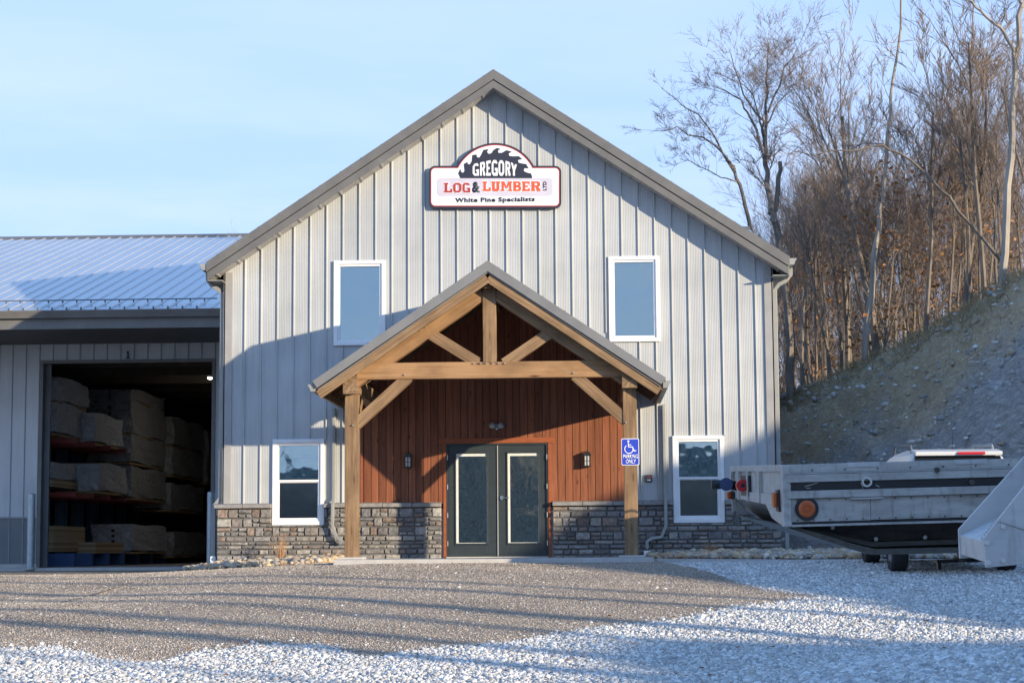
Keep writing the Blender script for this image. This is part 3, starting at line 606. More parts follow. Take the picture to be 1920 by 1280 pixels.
# windows
def window(r, kind, label=None):
    x0, x1, z0, z1 = r; fr = MB(); fwd_ = .085
    def ringbox(mb, a0, a1, c0, c1, t, y0, y1):
        mb.box(a0, a1, y0, y1, c1-t, c1); mb.box(a0, a1, y0, y1, c0, c0+t); mb.box(a0, a0+t, y0, y1, c0+t, c1-t); mb.box(a1-t, a1, y0, y1, c0+t, c1-t)
    ringbox(fr, x0, x1, z0, z1, fwd_*.8, -.055, .06); ringbox(fr, x0+.06, x1-.06, z0+.06, z1-.06, .05, -.028, .07)
    wob = P_(fr, 'window', WHITE, bevel=.004)
    if label: wob['label'] = label
    gx0, gx1, gz0, gz1 = x0+.10, x1-.10, z0+.10, z1-.10
    if kind == 'fixed':
        P_(MB().box(gx0-.01, gx1+.01, .02, .028, gz0-.01, gz1+.01), 'pane', GLASS, wob)
        bl = MB().box(gx0-.02, gx1+.02, .16, .17, gz0-.02, gz1+.02); P_(bl, 'blind', mat('blue_grey_blind', (.07,.12,.15), .6), wob)
    else:
        zm = gz0+(gz1-gz0)*.508; s = MB(); ringbox(s, gx0-.02, gx1+.02, gz0-.015, zm+.02, .045, -.012, .03); ringbox(s, gx0-.02, gx1+.02, zm-.02, gz1+.015, .03, .035, .06)
        s.box(gx0-.02, gx1+.02, -.03, -.014, zm-.012, zm+.03)
        P_(s, 'sash', WHITE, wob, bevel=.003)
        P_(MB().box(gx0, gx1, .045, .05, zm, gz1), 'pane', GLASS, wob)
        P_(MB().box(gx0+.01, gx1-.01, .014, .018, gz0+.02, zm-.01), 'insect_screen', mat('screen_glass', build=glass_f(.16, (.7,.7,.7), .15, .10)), wob)
        P_(MB().box(gx0-.03, gx1+.03, .10, .11, gz0-.03, zm), 'pane', SCREEN, wob)
        if kind == 'blind':
            bl = MB()
            for i in range(15): z = gz1-.02-i*.026; bl.box(gx0+.01, gx1-.01, .10, .125, z-.004, z)
            bl.box(gx0+.01, gx1-.01, .10, .125, gz1-.43, gz1-.405); P_(bl, 'blind', BLIND, wob)
    return wob
window(WIN[0], 'fixed', 'upper left picture window'); window(WIN[1], 'fixed', 'upper right picture window')
window(WIN[2], 'blind', 'lower left sash window with blind'); window(WIN[3], 'plain', 'lower right sash window without blind')
# stone wainscot
def stone_wall(x0, x1, z0, z1, yb, name='stone_cladding', holes_=()):
    V_, F_, Cl = [], [], []; z = z0
    pal = [(.22,.205,.195), (.26,.245,.235), (.19,.182,.18), (.29,.265,.235), (.24,.21,.19), (.25,.19,.155), (.33,.31,.28), (.21,.205,.205), (.25,.235,.22), (.20,.19,.185), (.27,.255,.24)]
    def stone(a_, b2, c_, d_):
        for h in holes_:
            if b2 > h[0] and a_ < h[1] and d_ > h[2] and c_ < h[3]:
                if c_ < h[2]-.02: d_ = h[2]-.004
                elif a_ < h[0]-.02: b2 = h[0]-.004
                elif b2 > h[1]+.02: a_ = h[1]+.004
                else: return
        if b2-a_ < .02 or d_-c_ < .015: return
        g = .005; a_ += g; b2 -= g; c_ += g; d_ -= g; n_ = len(V_); y = yb-.035-random.uniform(0, .035); e = min(.014, (b2-a_)*.2, (d_-c_)*.25)
        j = lambda s=.006: random.uniform(-s, s)
        ring0 = [(a_+j(),yb,c_+j()), (b2+j(),yb,c_+j()), (b2+j(),yb,d_+j()), (a_+j(),yb,d_+j())]
        k = max(2, int((b2-a_)/.06)); top = []; bot = []
        for i in range(k+1):
            x = lerp(a_+e, b2-e, i/k); bot.append((x, y+j(.008), c_+e+j(.004))); top.append((x, y+j(.008), d_-e+j(.004)))
        mid = [(p[0]+j(.01), y-.008+j(.01), (c_+d_)/2+j(.01)) for p in bot]
        V_.extend(ring0); V_.extend(bot); V_.extend(mid); V_.extend(top)
        B_, Mm, T_ = n_+4, n_+4+k+1, n_+4+2*(k+1)
        for i in range(k): F_.append((B_+i, B_+i+1, Mm+i+1, Mm+i)); F_.append((Mm+i, Mm+i+1, T_+i+1, T_+i))
        F_.append((n_, n_+1)+tuple(range(B_+k, B_-1, -1))); F_.append((n_+3,)+tuple(range(T_, T_+k+1))+(n_+2,))
        F_.append((n_, B_, Mm, T_, n_+3)); F_.append((n_+1, n_+2, T_+k, Mm+k, B_+k))
        c = np.array(random.choice(pal))*random.uniform(.8, 1.25); Cl.extend([c*random.uniform(.9,1.1)]*(4+3*(k+1)))
    while z < z1-.03:
        h = random.choice([.062,.075,.085,.1,.115,.15,.165]); 
        if z+h > z1-.05: h = z1-z
        x = x0
        while x < x1-.02:
            wd = random.uniform(.10, .38) if h < .12 else random.uniform(.12, .30)
            if x+wd > x1-.07: wd = x1-x
            if h >= .14 and random.random() < .55:
                hh = h*random.uniform(.4,.6); w1 = wd*random.uniform(.4,.6) if wd > .22 else wd
                stone(x, x+w1, z, z+hh); 
                if w1 < wd: stone(x+w1, x+wd, z, z+hh)
                stone(x, x+wd, z+hh, z+h)
            else: stone(x, x+wd, z, z+h)
            x += wd
        z += h
    me = bpy.data.meshes.new(name); me.from_pydata(V_, [], F_); a_ = me.color_attributes.new('Col', 'FLOAT_COLOR', 'POINT')
    cc_ = np.ones((len(V_), 4), np.float32); cc_[:, :3] = np.array(Cl); a_.data.foreach_set('color', cc_.ravel())
    bm = bmesh.new(); bm.from_mesh(me); bmesh.ops.recalc_face_normals(bm, faces=bm.faces); bm.to_mesh(me); bm.free()
    o = link(name, me, STONE); o.parent = bld; o.matrix_parent_inverse = Matrix.Translation(-OB)
    mo = MB(); 
    segs = [(x0, x1, z0, z1)] if not holes_ else [(x0, holes_[0][0], z0, z1), (holes_[0][1], x1, z0, z1), (holes_[0][0], holes_[0][1], z0, min(z1, holes_[0][2]))]
    for s_ in segs: mo.box(s_[0]+.004, s_[1]-.004, yb-.022, yb+.01, s_[2], s_[3])
    P_(mo, 'mortar', MORT, o); return o
TX = .052; DL, DR = DOORR[0]-.07, DOORR[1]+.055
zc0 = ZCAP-.09
h2, h3 = WIN[2], WIN[3]
stone_wall(W0-.11, DL-.02, -.12, zc0, -.05, holes_=[(h2[0], h2[1], h2[2], 9)])
stone_wall(DR+.02, W1+.09, -.12, zc0, -.05, holes_=[(h3[0], h3[1], h3[2], 9)])
# side returns of the stone
P_(MB().box(W0-.105, W0-.004, -.05, .6, -.12, zc0), 'stone_return', MORT); P_(MB().box(W1+.004, W1+.085, -.05, .6, -.12, zc0), 'stone_return', MORT)
cp = []
for a_, b2 in ((W0-.16, h2[0]-.005), (h2[1]+.005, DL-.02), (DR+.02, h3[0]-.005), (h3[1]+.005, W1+.13)):
    n_ = max(1, round((b2-a_)/.6)); 
    for i in range(n_):
        x0, x1 = lerp(a_, b2, i/n_)+.004, lerp(a_, b2, (i+1)/n_)-.004; mb = MB(); k = 6; dz = random.uniform(-.004,.004)
        P_(MB().prism([(0-.155+random.uniform(-.004,.004), zc0+.012), (.0, zc0+.002), (.0, ZCAP+.012), (-.155, ZCAP-.012+dz)], x0, x1, 'yz'), 'stone_cap', mat('cap_stone', rough=.85, build=noisy((.20,.19,.185), (.33,.315,.30), 9, 7, bs=.8, bd=.012)), bevel=.007)
# wood boards at the entrance
wb_ = MB(); x = WOODX0; i = 0
zwt = lambda x: 5.0-SL*abs(x-(WOODX0+WOODX1)/2)*1.0
while x < WOODX1-.02:
    x2 = min(WOODX1, (math.floor(x/.137+1e-6)+1)*.137); a_, b2 = x+.002, x2-.002
    if b2 > a_:
        zb = ZCAP-.02
        ym = -.034-(.001 if i%2 else 0)
        dl_, dr_ = DOORR[0]-.05, DOORR[1]+.045
        if b2 > dl_ and a_ < dr_:
            zb = DOORR[3]+.02
            if a_ < dl_-.01: wb_.box(a_+.003, dl_, ym, -.002, ZCAP-.02, zb-.001)
            if b2 > dr_+.01: wb_.box(dr_, b2-.003, ym, -.002, ZCAP-.02, zb-.001)
        wb_.box(a_+.003, b2-.003, ym, -.002, zb, zwt((a_+b2)/2))
    x = x2; i += 1
P_(wb_, 'board_cladding', CEDAR)
P_(MB().prism([(WOODX0+.01, DOORR[3]+.02), (WOODX1-.01, DOORR[3]+.02), (WOODX1-.01, zwt(WOODX1)-.05), ((WOODX0+WOODX1)/2, 4.9), (WOODX0+.01, zwt(WOODX0)-.05)], -.012, -.003).box(WOODX0+.01, DOORR[0]-.06, -.012, -.003, .9, DOORR[3]+.015).box(DOORR[1]+.055, WOODX1-.01, -.012, -.003, .9, DOORR[3]+.015), 'board_backing', DARK)
tr = MB(); tr.box(DOORR[0]-.055, DOORR[0]-.003, -.05, .05, 0, DOORR[3]); tr.box(DOORR[1]+.003, DOORR[1]+.05, -.05, .05, 0, DOORR[3]); tr.box(DOORR[0]-.14, DOORR[1]+.12, -.058, -.002, DOORR[3]+.004, DOORR[3]+.10)
tr.box(WOODX0-.045, WOODX0-.003, -.045, -.002, ZCAP, 3.6)
P_(tr, 'door_casing', RTRIM, bevel=.003)
# double door
DX0, DX1, DZ1 = DOORR[0], DOORR[1], DOORR[3]; xm = at(933.5, 940, 0).x
fm = MB(); fm.box(DX0, DX0+.03, -.04, .06, 0, DZ1); fm.box(DX1-.03, DX1, -.04, .06, 0, DZ1); fm.box(DX0+.03, DX1-.03, -.04, .06, DZ1-.03, DZ1)
dfr = P_(fm, 'door_frame', DOORM, bevel=.003)
P_(MB().box(DX0, DX1, -.12, .06, -.0, .022), 'threshold', CONC)
for (a_, b2, px0, px1, nm) in ((DX0+.033, xm-.003, 855, 914, 'l'), (xm+.003, DX1-.033, 952, 1010.5, 'r')):
    g0, g1 = at(px0, 930, 0).x, at(px1, 930, 0).x; gt, gb = at(933, 849, 0).z, at(933, 1018.5, 0).z
    d = MB(); y0, y1 = -.012, .033
    d.box(a_, g0, y0, y1, .025, DZ1-.033); d.box(g1, b2, y0, y1, .025, DZ1-.033); d.box(g0, g1, y0, y1, .025, gb); d.box(g0, g1, y0, y1, gt, DZ1-.033)
    lf = P_(d, 'door_leaf', DOORM, bevel=.002)
    mo = MB()
    for t, yy in ((.026, -.026), (.012, -.034)):
        mo.box(g0-t, g1+t, yy, -.0125, gt-.002, gt+t); mo.box(g0-t, g1+t, yy, -.0125, gb-t, gb+.002); mo.box(g0-t, g0+.002, yy, -.0125, gb, gt); mo.box(g1-.002, g1+t, yy, -.0125, gb, gt)
    P_(mo, 'lite_moulding', DOORM, lf, bevel=.002)
    w_ = MB(); w_.box(g0+.003, g0+.045, -.005, .0, gb+.01, gt-.004); w_.box(g0+.045, g1-.003, -.005, .0, gt-.055, gt-.004); w_.box(g0+.045, g1-.003, -.004, .001, gb+.01, gb+.018); w_.box(g1-.012, g1-.003, -.005, .0, gb+.01, gt-.055)
    P_(w_, 'blind_track', BLIND, lf)
    P_(MB().box(g0, g1, .006, .010, gb, gt), 'pane', DGLASS, lf)
    P_(MB().box(g0-.05, g1+.05, .3, .31, gb-.1, gt+.1), 'dark_room_sheet', mat('door_inner_dark', rough=.9, build=noisy((.015,.017,.014), (.10,.10,.085), 7, 8, (1,1,.5))), lf)  # added dark sheet, standing in for the unlit room behind the glass
    for zz in (857, 912, 965, 1018):
        z = at(933, zz, 0).z; xx = a_ if nm == 'l' else b2; P_(MB().cyl((xx+(-.012 if nm == 'l' else .012), -.045, z-.045), (xx+(-.012 if nm == 'l' else .012), -.045, z+.045), .009, 8), 'hinge', CHROME, lf)
    if nm == 'r':
        z = at(933, 933, 0).z; xh = at(941, 933, 0).x; hd = MB(); hd.cyl((xh, -.014, z), (xh, -.045, z), .036, 20); hd.tube([(xh, -.045, z), (xh, -.07, z), (xh+.02, -.078, z), (xh+.13, -.078, z)], .010, 8)
        P_(hd, 'door_handle', STEEL, lf, smooth=False)
P_(MB().box(xm-.007, xm+.007, -.034, -.013, .03, DZ1-.035), 'astragal', mat('bright_astragal', (.45,.45,.43), .4))

# ------------------------------------------------------------------ porch (parts of the building)
YP = -3.05; YF = -3.42
pap = at(914.5, 488.5, YF); PX = pap.x; PZ = pap.z
pel = at(589, 716, YF); per = at(1251, 706, YF)
PSL = .5*((PZ-pel.z)/(PX-pel.x)+(PZ-per.z)/(per.x-PX))
pz = lambda x: PZ-PSL*abs(x-PX)
HW = .5*(PX-pel.x+per.x-PX); PXL, PXR = PX-HW, PX+HW
PL = at(660.5, 900, YP).x; PR = at(1182.5, 900, YP).x; PW = .225
pr_ = MB(); ptm = MB()
for s, xe in ((-1, PXL), (1, PXR)):
    pr_.prism([(PX, pz(PX)-.004), (xe, pz(xe)-.004), (xe, pz(xe)-.07), (PX, PZ-.07)], YF+.01, -.0)
    ptm.prism([(PX, pz(PX)), (xe, pz(xe)), (xe-s*.075, pz(xe-s*.075)-.185+.02), (PX, PZ-.185)], YF-.03, YF+.008)
    ptm.prism([(PX, PZ-.19), (xe-s*.09, pz(xe-s*.09)-.19), (xe-s*.09, pz(xe-s*.09)-.21), (PX, PZ-.21)], YF-.005, YF+.012)
    for i in range(8):
        x = lerp(PX, xe, (i+.5)/8); pr_.prism([(x-.01, pz(x-.01)+.02), (x+.01, pz(x+.01)+.02), (x+.016, pz(x+.016)-.03), (x-.016, pz(x-.016)-.03)], YF+.03, -.03)
P_(pr_, 'porch_roof', PROOF); P_(ptm, 'porch_rake_trim', PROOF, bevel=.003)
def dirbeam(name, x0, z0, x1, z1, y, wd, h, m, par=None): return beam(name, (x0, y, z0), (x1, y, z1), wd, h, m, bld, up=(-(z1-z0), 0, (x1-x0)) if x1 > x0 else ((z1-z0), 0, -(x1-x0)))
cs = 1/math.hypot(1, PSL)
# fix parenting of beams to an offset empty
def beamP(*a_, **k): return beam(*a_, **k)
for s, xe in ((-1, PXL), (1, PXR)):
    xe_ = xe-s*.10; off = .20+.075/cs
    beam('barge_board', (PX+s*.002, YF+.045, pz(PX)-off), (xe_, YF+.045, pz(xe_)-off), .06, .145, BEAM, bld, up=(s*PSL*cs, 0, cs))
    off2 = .34+.09/cs; xa, xb = PX+s*.1, (PL if s < 0 else PR)+s*.55*0
    beam('top_chord', (xa, YP, pz(xa)-off2), (xb, YP, pz(xb)-off2), .20, .20, BEAM2 if s < 0 else BEAM, bld, up=(s*PSL*cs, 0, cs))
    off3 = .1+.06/cs
    for j in range(6):
        yy = YF+.35+j*.53
        if abs(yy-YP) < .15: continue
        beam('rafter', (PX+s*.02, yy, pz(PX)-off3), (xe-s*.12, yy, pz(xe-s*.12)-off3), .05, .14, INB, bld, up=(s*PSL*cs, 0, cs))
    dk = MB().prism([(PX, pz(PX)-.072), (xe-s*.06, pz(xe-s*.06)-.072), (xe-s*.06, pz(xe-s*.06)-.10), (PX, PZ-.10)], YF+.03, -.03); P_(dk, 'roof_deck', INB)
    # fascia, gutter
    g = MB(); g.box(min(xe-s*.05, xe-s*.075), max(xe-s*.05, xe-s*.075), YF+.06, -.02, pz(xe)-.20, pz(xe)-.05); P_(g, 'porch_fascia', BEAM)
    g = MB(); kgutter(g, xe-s*.045, pz(xe)-.05, s, YF+.02, -.0, .13, .12); P_(g, 'porch_gutter', GUTT, bevel=.004)
    # post, plate beam
    xp = PL if s < 0 else PR; zb_ = at(920, 708, YP-.1).z
    plate_top = pz(xp)-.36; zpt = at(xp*0+920, 736 if s < 0 else 730, YP-.1).z
    beam('porch_post', (xp, YP, .035), (xp, YP, zpt), PW, PW, BEAM, bld, up=(0,1,0), bevel=.01)
    beam('plate_beam', (xp, YP-.16-.12, (zpt+plate_top)/2+.01), (xp, -.03, (zpt+plate_top)/2+.01), PW*.98, abs(plate_top-zpt)+.01, BEAM, bld, bevel=.014)
    P_(MB().box(xp-.21, xp+.21, YP-.25, YP+.25, .003, .04), 'post_pad', CONC, bevel=.008)
    # brace along the side under the plate beam
    beam('side_brace', (xp, YP+.1, zpt-.75), (xp, YP+.85, zpt-.02), .14, .14, BEAM, bld, up=(0,-1,1))
tz1, tz0 = at(925, 678, YP-.1).z, at(925, 708.5, YP-.1).z
beam('tie_beam', (PL+.09, YP-.02, (tz0+tz1)/2), (PR-.09, YP-.02, (tz0+tz1)/2), .20, tz1-tz0, BEAM2, bld)
kx = at(918.5, 620, YP).x
beam('king_post', (kx, YP-.015, tz1-.01), (kx, YP-.015, PZ-.42), .225, .225, BEAM, bld, up=(0,1,0), bevel=.012)
def pxbeam(name, pa, pb, wpx, y, m): a_, b2 = at(*pa, y), at(*pb, y); s_ = 1 if b2.x > a_.x else -1; d_ = (b2-a_).normalized(); return beam(name, a_, b2, .16, wpx/112, m, bld, up=(-d_.z*s_, 0, d_.x*s_))
pxbeam('strut', (898, 682), (797, 620), 21, YP, BEAM); pxbeam('strut', (946, 682), (1042, 617), 21, YP, BEAM)
pxbeam('knee_brace', (663, 800), (768, 705), 21, YP-.01, BEAM); pxbeam('knee_brace', (1176, 790), (1078, 704), 21, YP-.01, BEAM)
# ridge board inside
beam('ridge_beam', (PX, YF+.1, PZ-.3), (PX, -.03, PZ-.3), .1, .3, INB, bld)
# pegs / bolts
pg = [(788,619),(797,613),(667,700),(674,690),(690,683),(759,702),(889,681),(901,681),(912,681),(924,681),(935,681),(947,681),(1076,699),(662,797),(1170,706),(1039,612),(1147,680),(1174,792)]
for px, py in pg:
    p = at(px, py, YP-.125); mb = MB().cyl((p.x, YP-.10, p.z), (p.x, YP-.155, p.z), .011, 8); P_(mb, 'bolt', CHROME)
# downspouts of the porch on the wall
def spout(px, s, top, elb, endp, outlet):
    xx = at(px, 850, -.06).x; e = at(*endp, -.2); pts = [(xx, -.06, at(px, top, -.06).z), (xx, -.06, ZCAP+.1), (xx, -.2, ZCAP-.03), (xx, -.2, at(px, elb, -.2).z), (lerp(xx, e.x, .25), -.2, lerp(at(px, elb, -.2).z, e.z, .65)), (lerp(xx, e.x, .75), -.22, e.z+.09 if outlet else e.z), (e.x, -.24, e.z if not outlet else e.z+.03)]
    if outlet: pts.append((e.x, -.24, e.z-.10))
    d = MB().tube(pts, .052, 4, rx=.8); o = P_(d, 'downspout', GUTT, bevel=.01)
    if outlet: P_(MB().box(e.x-.06, e.x+.06, -.31, -.17, .0, .11), 'white_outlet', WHITE, o, bevel=.006)
spout(626, 1, 765, 985, (650, 1016), False); spout(1246, -1, 758, 985, (1213, 1018), True)
# concrete slab
sl0 = ray_ground(640, 1052)
tag(MB().box(PL-.25, PR+.35, -3.55, .0-.001, -.5, .0).build('entrance_slab', CONC, bevel=.01), kind='structure')

# ------------------------------------------------------------------ warehouse on the left
EX, EY, EZ, RY, RZ = -8.4236, 4.118, 5.179, 17.2618, 8.8914; WY = 7.1
XL, XR = -30.0, W0-.02
wh = empty('long_warehouse', (-12, WY, 0)); tag(wh, 'long low warehouse with ribbed metal roof and open bay door', 'building')
def Q_(mb, name, m, parent=None, **k):
    o = mb.build(name, m, None, **k); par = parent or wh; o.parent = par
    o.matrix_parent_inverse = Matrix.Translation((12, -WY, 0)) if par is wh else Matrix.Identity(4); return o
rsl = (RZ-EZ)/(RY-EY); r = MB()
r.add([(XL,EY,EZ),(W0-.0,EY,EZ),(W0,RY,RZ),(XL,RY,RZ),(XL,EY,EZ-.04),(W0,EY,EZ-.04),(W0,RY,RZ-.04),(XL,RY,RZ-.04)], [(0,1,2,3),(7,6,5,4),(0,4,5,1),(1,5,6,2),(3,2,6,7),(0,3,7,4)])
r.add([(XL,RY,RZ),(6,RY,RZ),(6,RY+13,RZ-13*rsl),(XL,RY+13,RZ-13*rsl)], [(0,1,2,3)])
r.add([(W0,14.9,RZ-(RY-14.9)*rsl),(6,14.9,RZ-(RY-14.9)*rsl),(6,RY,RZ),(W0,RY,RZ)], [(0,1,2,3)])
wr = Q_(r, 'roof', ROOFM, recalc=False)
r = MB(); k = -60
while EX+.3048*k < XR-.02:
    x = EX+.3048*k; k += 1
    if x < XL+.1: continue
    h = .028; w1, w2 = .02, .009
    r.add([(x-w1,EY-.004,EZ),(x-w2,EY-.004,EZ+h),(x+w2,EY-.004,EZ+h),(x+w1,EY-.004,EZ),(x-w1,RY-.1,RZ-.1*rsl),(x-w2,RY-.1,RZ-.1*rsl+h),(x+w2,RY-.1,RZ-.1*rsl+h),(x+w1,RY-.1,RZ-.1*rsl)], [(0,4,5,1),(1,5,6,2),(2,6,7,3),(0,1,2,3),(4,7,6,5)])
Q_(r, 'roof_seams', ROOFM, wr)
Q_(MB().prism([(RY-.16, RZ-.16*rsl+.034), (RY, RZ+.06), (RY+.16, RZ-.16*rsl+.034), (RY, RZ+.085)][:3]+[(RY+.16, RZ-.16*rsl+.01),(RY-.16, RZ-.16*rsl+.01)], XL, 6, 'yz'), 'ridge_cap', TRIM, wr)
# snow rail with clamps
sg = MB(); y1 = EY+.75; z1 = EZ+.75*rsl+.09; xe_ = at(407, 566, y1).x; sg.tube([(XL, y1, z1), (xe_, y1, z1)], .013, 6)
k = -60
while EX+.3048*k < xe_:
    x = EX+.3048*k; k += 1
    if x > XL+.1: sg.box(x-.007, x+.007, y1-.01, y1+.07, EZ+.74*rsl+.01, z1+.005); sg.box(x-.016, x+.016, EY-.02, EY+.01, EZ+.0, EZ+.05)
Q_(sg, 'snow_rail', mat('dark_blue_steel', (.10,.12,.16), .5))
g = MB(); zt = EZ-.02; pts = [(EY, zt), (EY, zt-.16), (EY-.09, zt-.16), (EY-.11, zt-.1), (EY-.14, zt-.02), (EY-.14, zt)]
g.prism(pts, XL, XR-.01, 'yz'); Q_(g, 'gutter', TRIM, bevel=.004)
Q_(MB().box(XL, XR-.01, EY+.01, EY+.04, EZ-.40, EZ-.03), 'fascia', TRIM, bevel=.003)
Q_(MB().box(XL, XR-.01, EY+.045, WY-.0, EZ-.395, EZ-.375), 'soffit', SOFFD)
d0, d1 = at(80, 800, WY).x, at(397, 800, WY).x; dzt = at(240, 680, WY).z; zw = at(20, 969.5, WY).z; zbase = -.17; wt = EZ-.38
wm = MB(); wm.add([(XL,WY,zw),(d0,WY,zw),(d0,WY,wt),(XL,WY,wt)], [(0,1,2,3)]); wm.add([(d1,WY,zw),(XR,WY,zw),(XR,WY,wt),(d1,WY,wt)], [(0,1,2,3)]); wm.add([(d0,WY,dzt),(d1,WY,dzt),(d1,WY,wt),(d0,WY,wt)], [(0,1,2,3)])
Q_(wm, 'wall', SIDE2, recalc=False)
wm = MB(); wm.add([(XL,WY,zbase+.06),(d0,WY,zbase+.06),(d0,WY,zw),(XL,WY,zw)], [(0,1,2,3)]); wm.add([(d1,WY,zbase),(XR,WY,zbase),(XR,WY,zw),(d1,WY,zw)], [(0,1,2,3)]); Q_(wm, 'wainscot', SIDE3, recalc=False)
Q_(MB().box(XL, d0-.02, WY-.02, WY+.2, -.5, zbase+.07), 'foundation', CONC)
rr_ = MB(); xk = at(21.5, 800, WY).x; k = -80
while xk+.3048*k < XR-.03:
    x = xk+.3048*k; k += 1
    if x < XL: continue
    if d0-.06 < x < d1+.06: rib(rr_, x, dzt+.07, wt, WY, .022, .03, .012)
    else: rib(rr_, x, zbase+.06, wt, WY, .022, .03, .012)
rr_.box(XL, d0-.06, WY-.028, WY-.001, zw-.02, zw+.015)
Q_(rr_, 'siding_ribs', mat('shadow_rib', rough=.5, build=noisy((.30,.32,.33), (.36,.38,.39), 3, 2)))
dt = MB(); dt.box(d0-.075, d0, WY-.04, WY+.03, zbase, dzt+.07); dt.box(d1, d1+.075, WY-.04, WY+.03, zbase, dzt+.07); dt.box(d0, d1, WY-.04, WY+.03, dzt, dzt+.07)
Q_(dt, 'door_trim', TRIM, bevel=.003)
jb = MB(); jb.box(d0-.02, d0+.0, WY+.03, WY+.25, zbase, dzt); jb.box(d1, d1+.02, WY+.03, WY+.25, zbase, dzt); jb.box(d0, d1, WY+.03, WY+.25, dzt+.03, dzt+.06); jb.box(d0+.0, d0+.11, WY+.18, WY+.24, zbase, dzt)
Q_(jb, 'door_jamb', TRIMD)
# shell: other walls, floor, interior liner
sh = MB(); sh.box(XL-.1, XL, WY, 30, -.3, 5); sh.box(XL, W0-.02, 29.9, 30, -.3, 5.2); sh.box(W0-.1, W0-.03, WY+.02, 30, -.3, 5.2)
sh.add([(XL,RY,RZ),(XL,EY,EZ),(XL,30.2,EZ)], [(0,1,2)])
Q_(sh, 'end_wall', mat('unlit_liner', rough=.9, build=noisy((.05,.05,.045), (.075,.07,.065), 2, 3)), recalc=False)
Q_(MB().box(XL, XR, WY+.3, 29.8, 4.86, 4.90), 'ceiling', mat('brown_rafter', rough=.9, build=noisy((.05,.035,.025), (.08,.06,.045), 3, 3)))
for i in range(8):
    Q_(MB().box(XL, XR, WY+1.2+i*2.4, WY+1.35+i*2.4, 4.62, 4.855), 'ceiling_joist', mat('dusty_joist', rough=.9, build=noisy((.10,.075,.05), (.14,.11,.08), 3, 3)))
tag(MB().box(XL, XR, WY-.9, 29.9, -.6, zbase-.012).build('warehouse_floor', CONC), kind='structure')
# lit tube lamp in the warehouse
lp = at(391, 706, WY+6.9); 
lt = empty('strip_light', (lp.x+.42, WY+6.9, lp.z)); tag(lt, 'lit white strip light under the dark warehouse ceiling', 'lamp')
def lmf(m, N, L, b): b.inputs['Emission Color'].default_value = (1, .93, .85, 1); b.inputs['Emission Strength'].default_value = 6
MB().box(-.42, 1.0, -.08, .08, -.06, -.02).build('tube', mat('lit_tube', (.9,.9,.9), .5, build=lmf), lt); MB().box(-.45, 1.0, -.10, .10, -.018, .05).build('housing', LAMPG, lt)
# door number
def textmesh(body, bold=0., sp=1.):
    cu = bpy.data.curves.new('t', 'FONT'); cu.body = body; cu.offset = bold; cu.space_character = sp; cu.resolution_u = 3
    ob = bpy.data.objects.new('t', cu); COL.objects.link(ob); dg = bpy.context.evaluated_depsgraph_get(); me = bpy.data.meshes.new_from_object(ob.evaluated_get(dg)); bpy.data.objects.remove(ob); return me
def glyph(name, body, x0, x1, z0, z1, y, m, parent, bold=.03, sp=1., ext=.006, rot=0, arch=None):
    me = textmesh(body, bold, sp); n_ = len(me.vertices); co = np.zeros(n_*3); me.vertices.foreach_get('co', co); co = co.reshape(-1, 3)
    if rot: co = np.stack([-co[:,1], co[:,0], co[:,2]], 1)
    a_, b2 = co.min(0), co.max(0); X = x0+(co[:,0]-a_[0])/(b2[0]-a_[0])*(x1-x0); Zf = (co[:,1]-a_[1])/(b2[1]-a_[1]); Z = z0+Zf*(z1-z0)
    if arch is not None:
        u = (X-x0)/(x1-x0)*2-1; Z = z0+Zf*((z1-z0)*(1-arch*u*u))
    bm = bmesh.new(); bm.from_mesh(me)
    for i, v in enumerate(bm.verts): v.co = (X[i], 0, Z[i])
    r_ = bmesh.ops.extrude_face_region(bm, geom=bm.faces[:]); bmesh.ops.translate(bm, verts=[e for e in r_['geom'] if isinstance(e, bmesh.types.BMVert)], vec=(0, -ext, 0))
    bmesh.ops.recalc_face_normals(bm, faces=bm.faces)
    for v in bm.verts: v.co.y += y
    bm.to_mesh(me); bm.free(); me.materials.clear(); return link(name, me, m, parent)
p1_ = at(240, 672, WY-.03); q1_ = at(240, 658, WY-.03)
n1o = empty('door_number', (p1_.x, WY-.03, p1_.z)); tag(n1o, 'black numeral 1 above the open warehouse bay', 'number')
hh = q1_.z-p1_.z; NUMK = mat('number_black', (.03,.03,.035), .5)
mb = MB(); mb.box(-.018, .018, -.012, 0, .02, hh); mb.box(-.045, .045, -.014, 0, 0, .022); mb.prism([(-.05, hh-.05), (-.017, hh), (-.017, hh-.035)], -.0125, 0); mb.build('digit', NUMK, n1o)

# bollards
bo = None
for i, (px, pt) in enumerate(((59.5, 926), (395.5, 923))):
    yb = WY-.9; p = at(px, pt, yb)
    if i == 0:
        b = MB(); b.cyl((0,0,0), (0,0,p.z+.22), .082, 24); b.cyl((0,0,p.z+.215), (0,0,p.z+.235), .074, 24, .05)
        bo = empty('bollard', (p.x, yb, -.22)); b.build('post', GALV, bo, bevel=0); MB().cyl((0,0,0), (0,0,.05), .10, 20).build('collar', CONC, bo)
        tag(bo, 'galvanised steel bollard left of the open warehouse door', 'bollard', 'bollards at the warehouse door')
    else:
        c = bo.copy(); COL.objects.link(c); c.location = (p.x, yb, -.21)
        for ch in bo.children: k = ch.copy(); COL.objects.link(k); k.parent = c
        c['label'] = 'galvanised steel bollard right of the open door beside the stone corner'

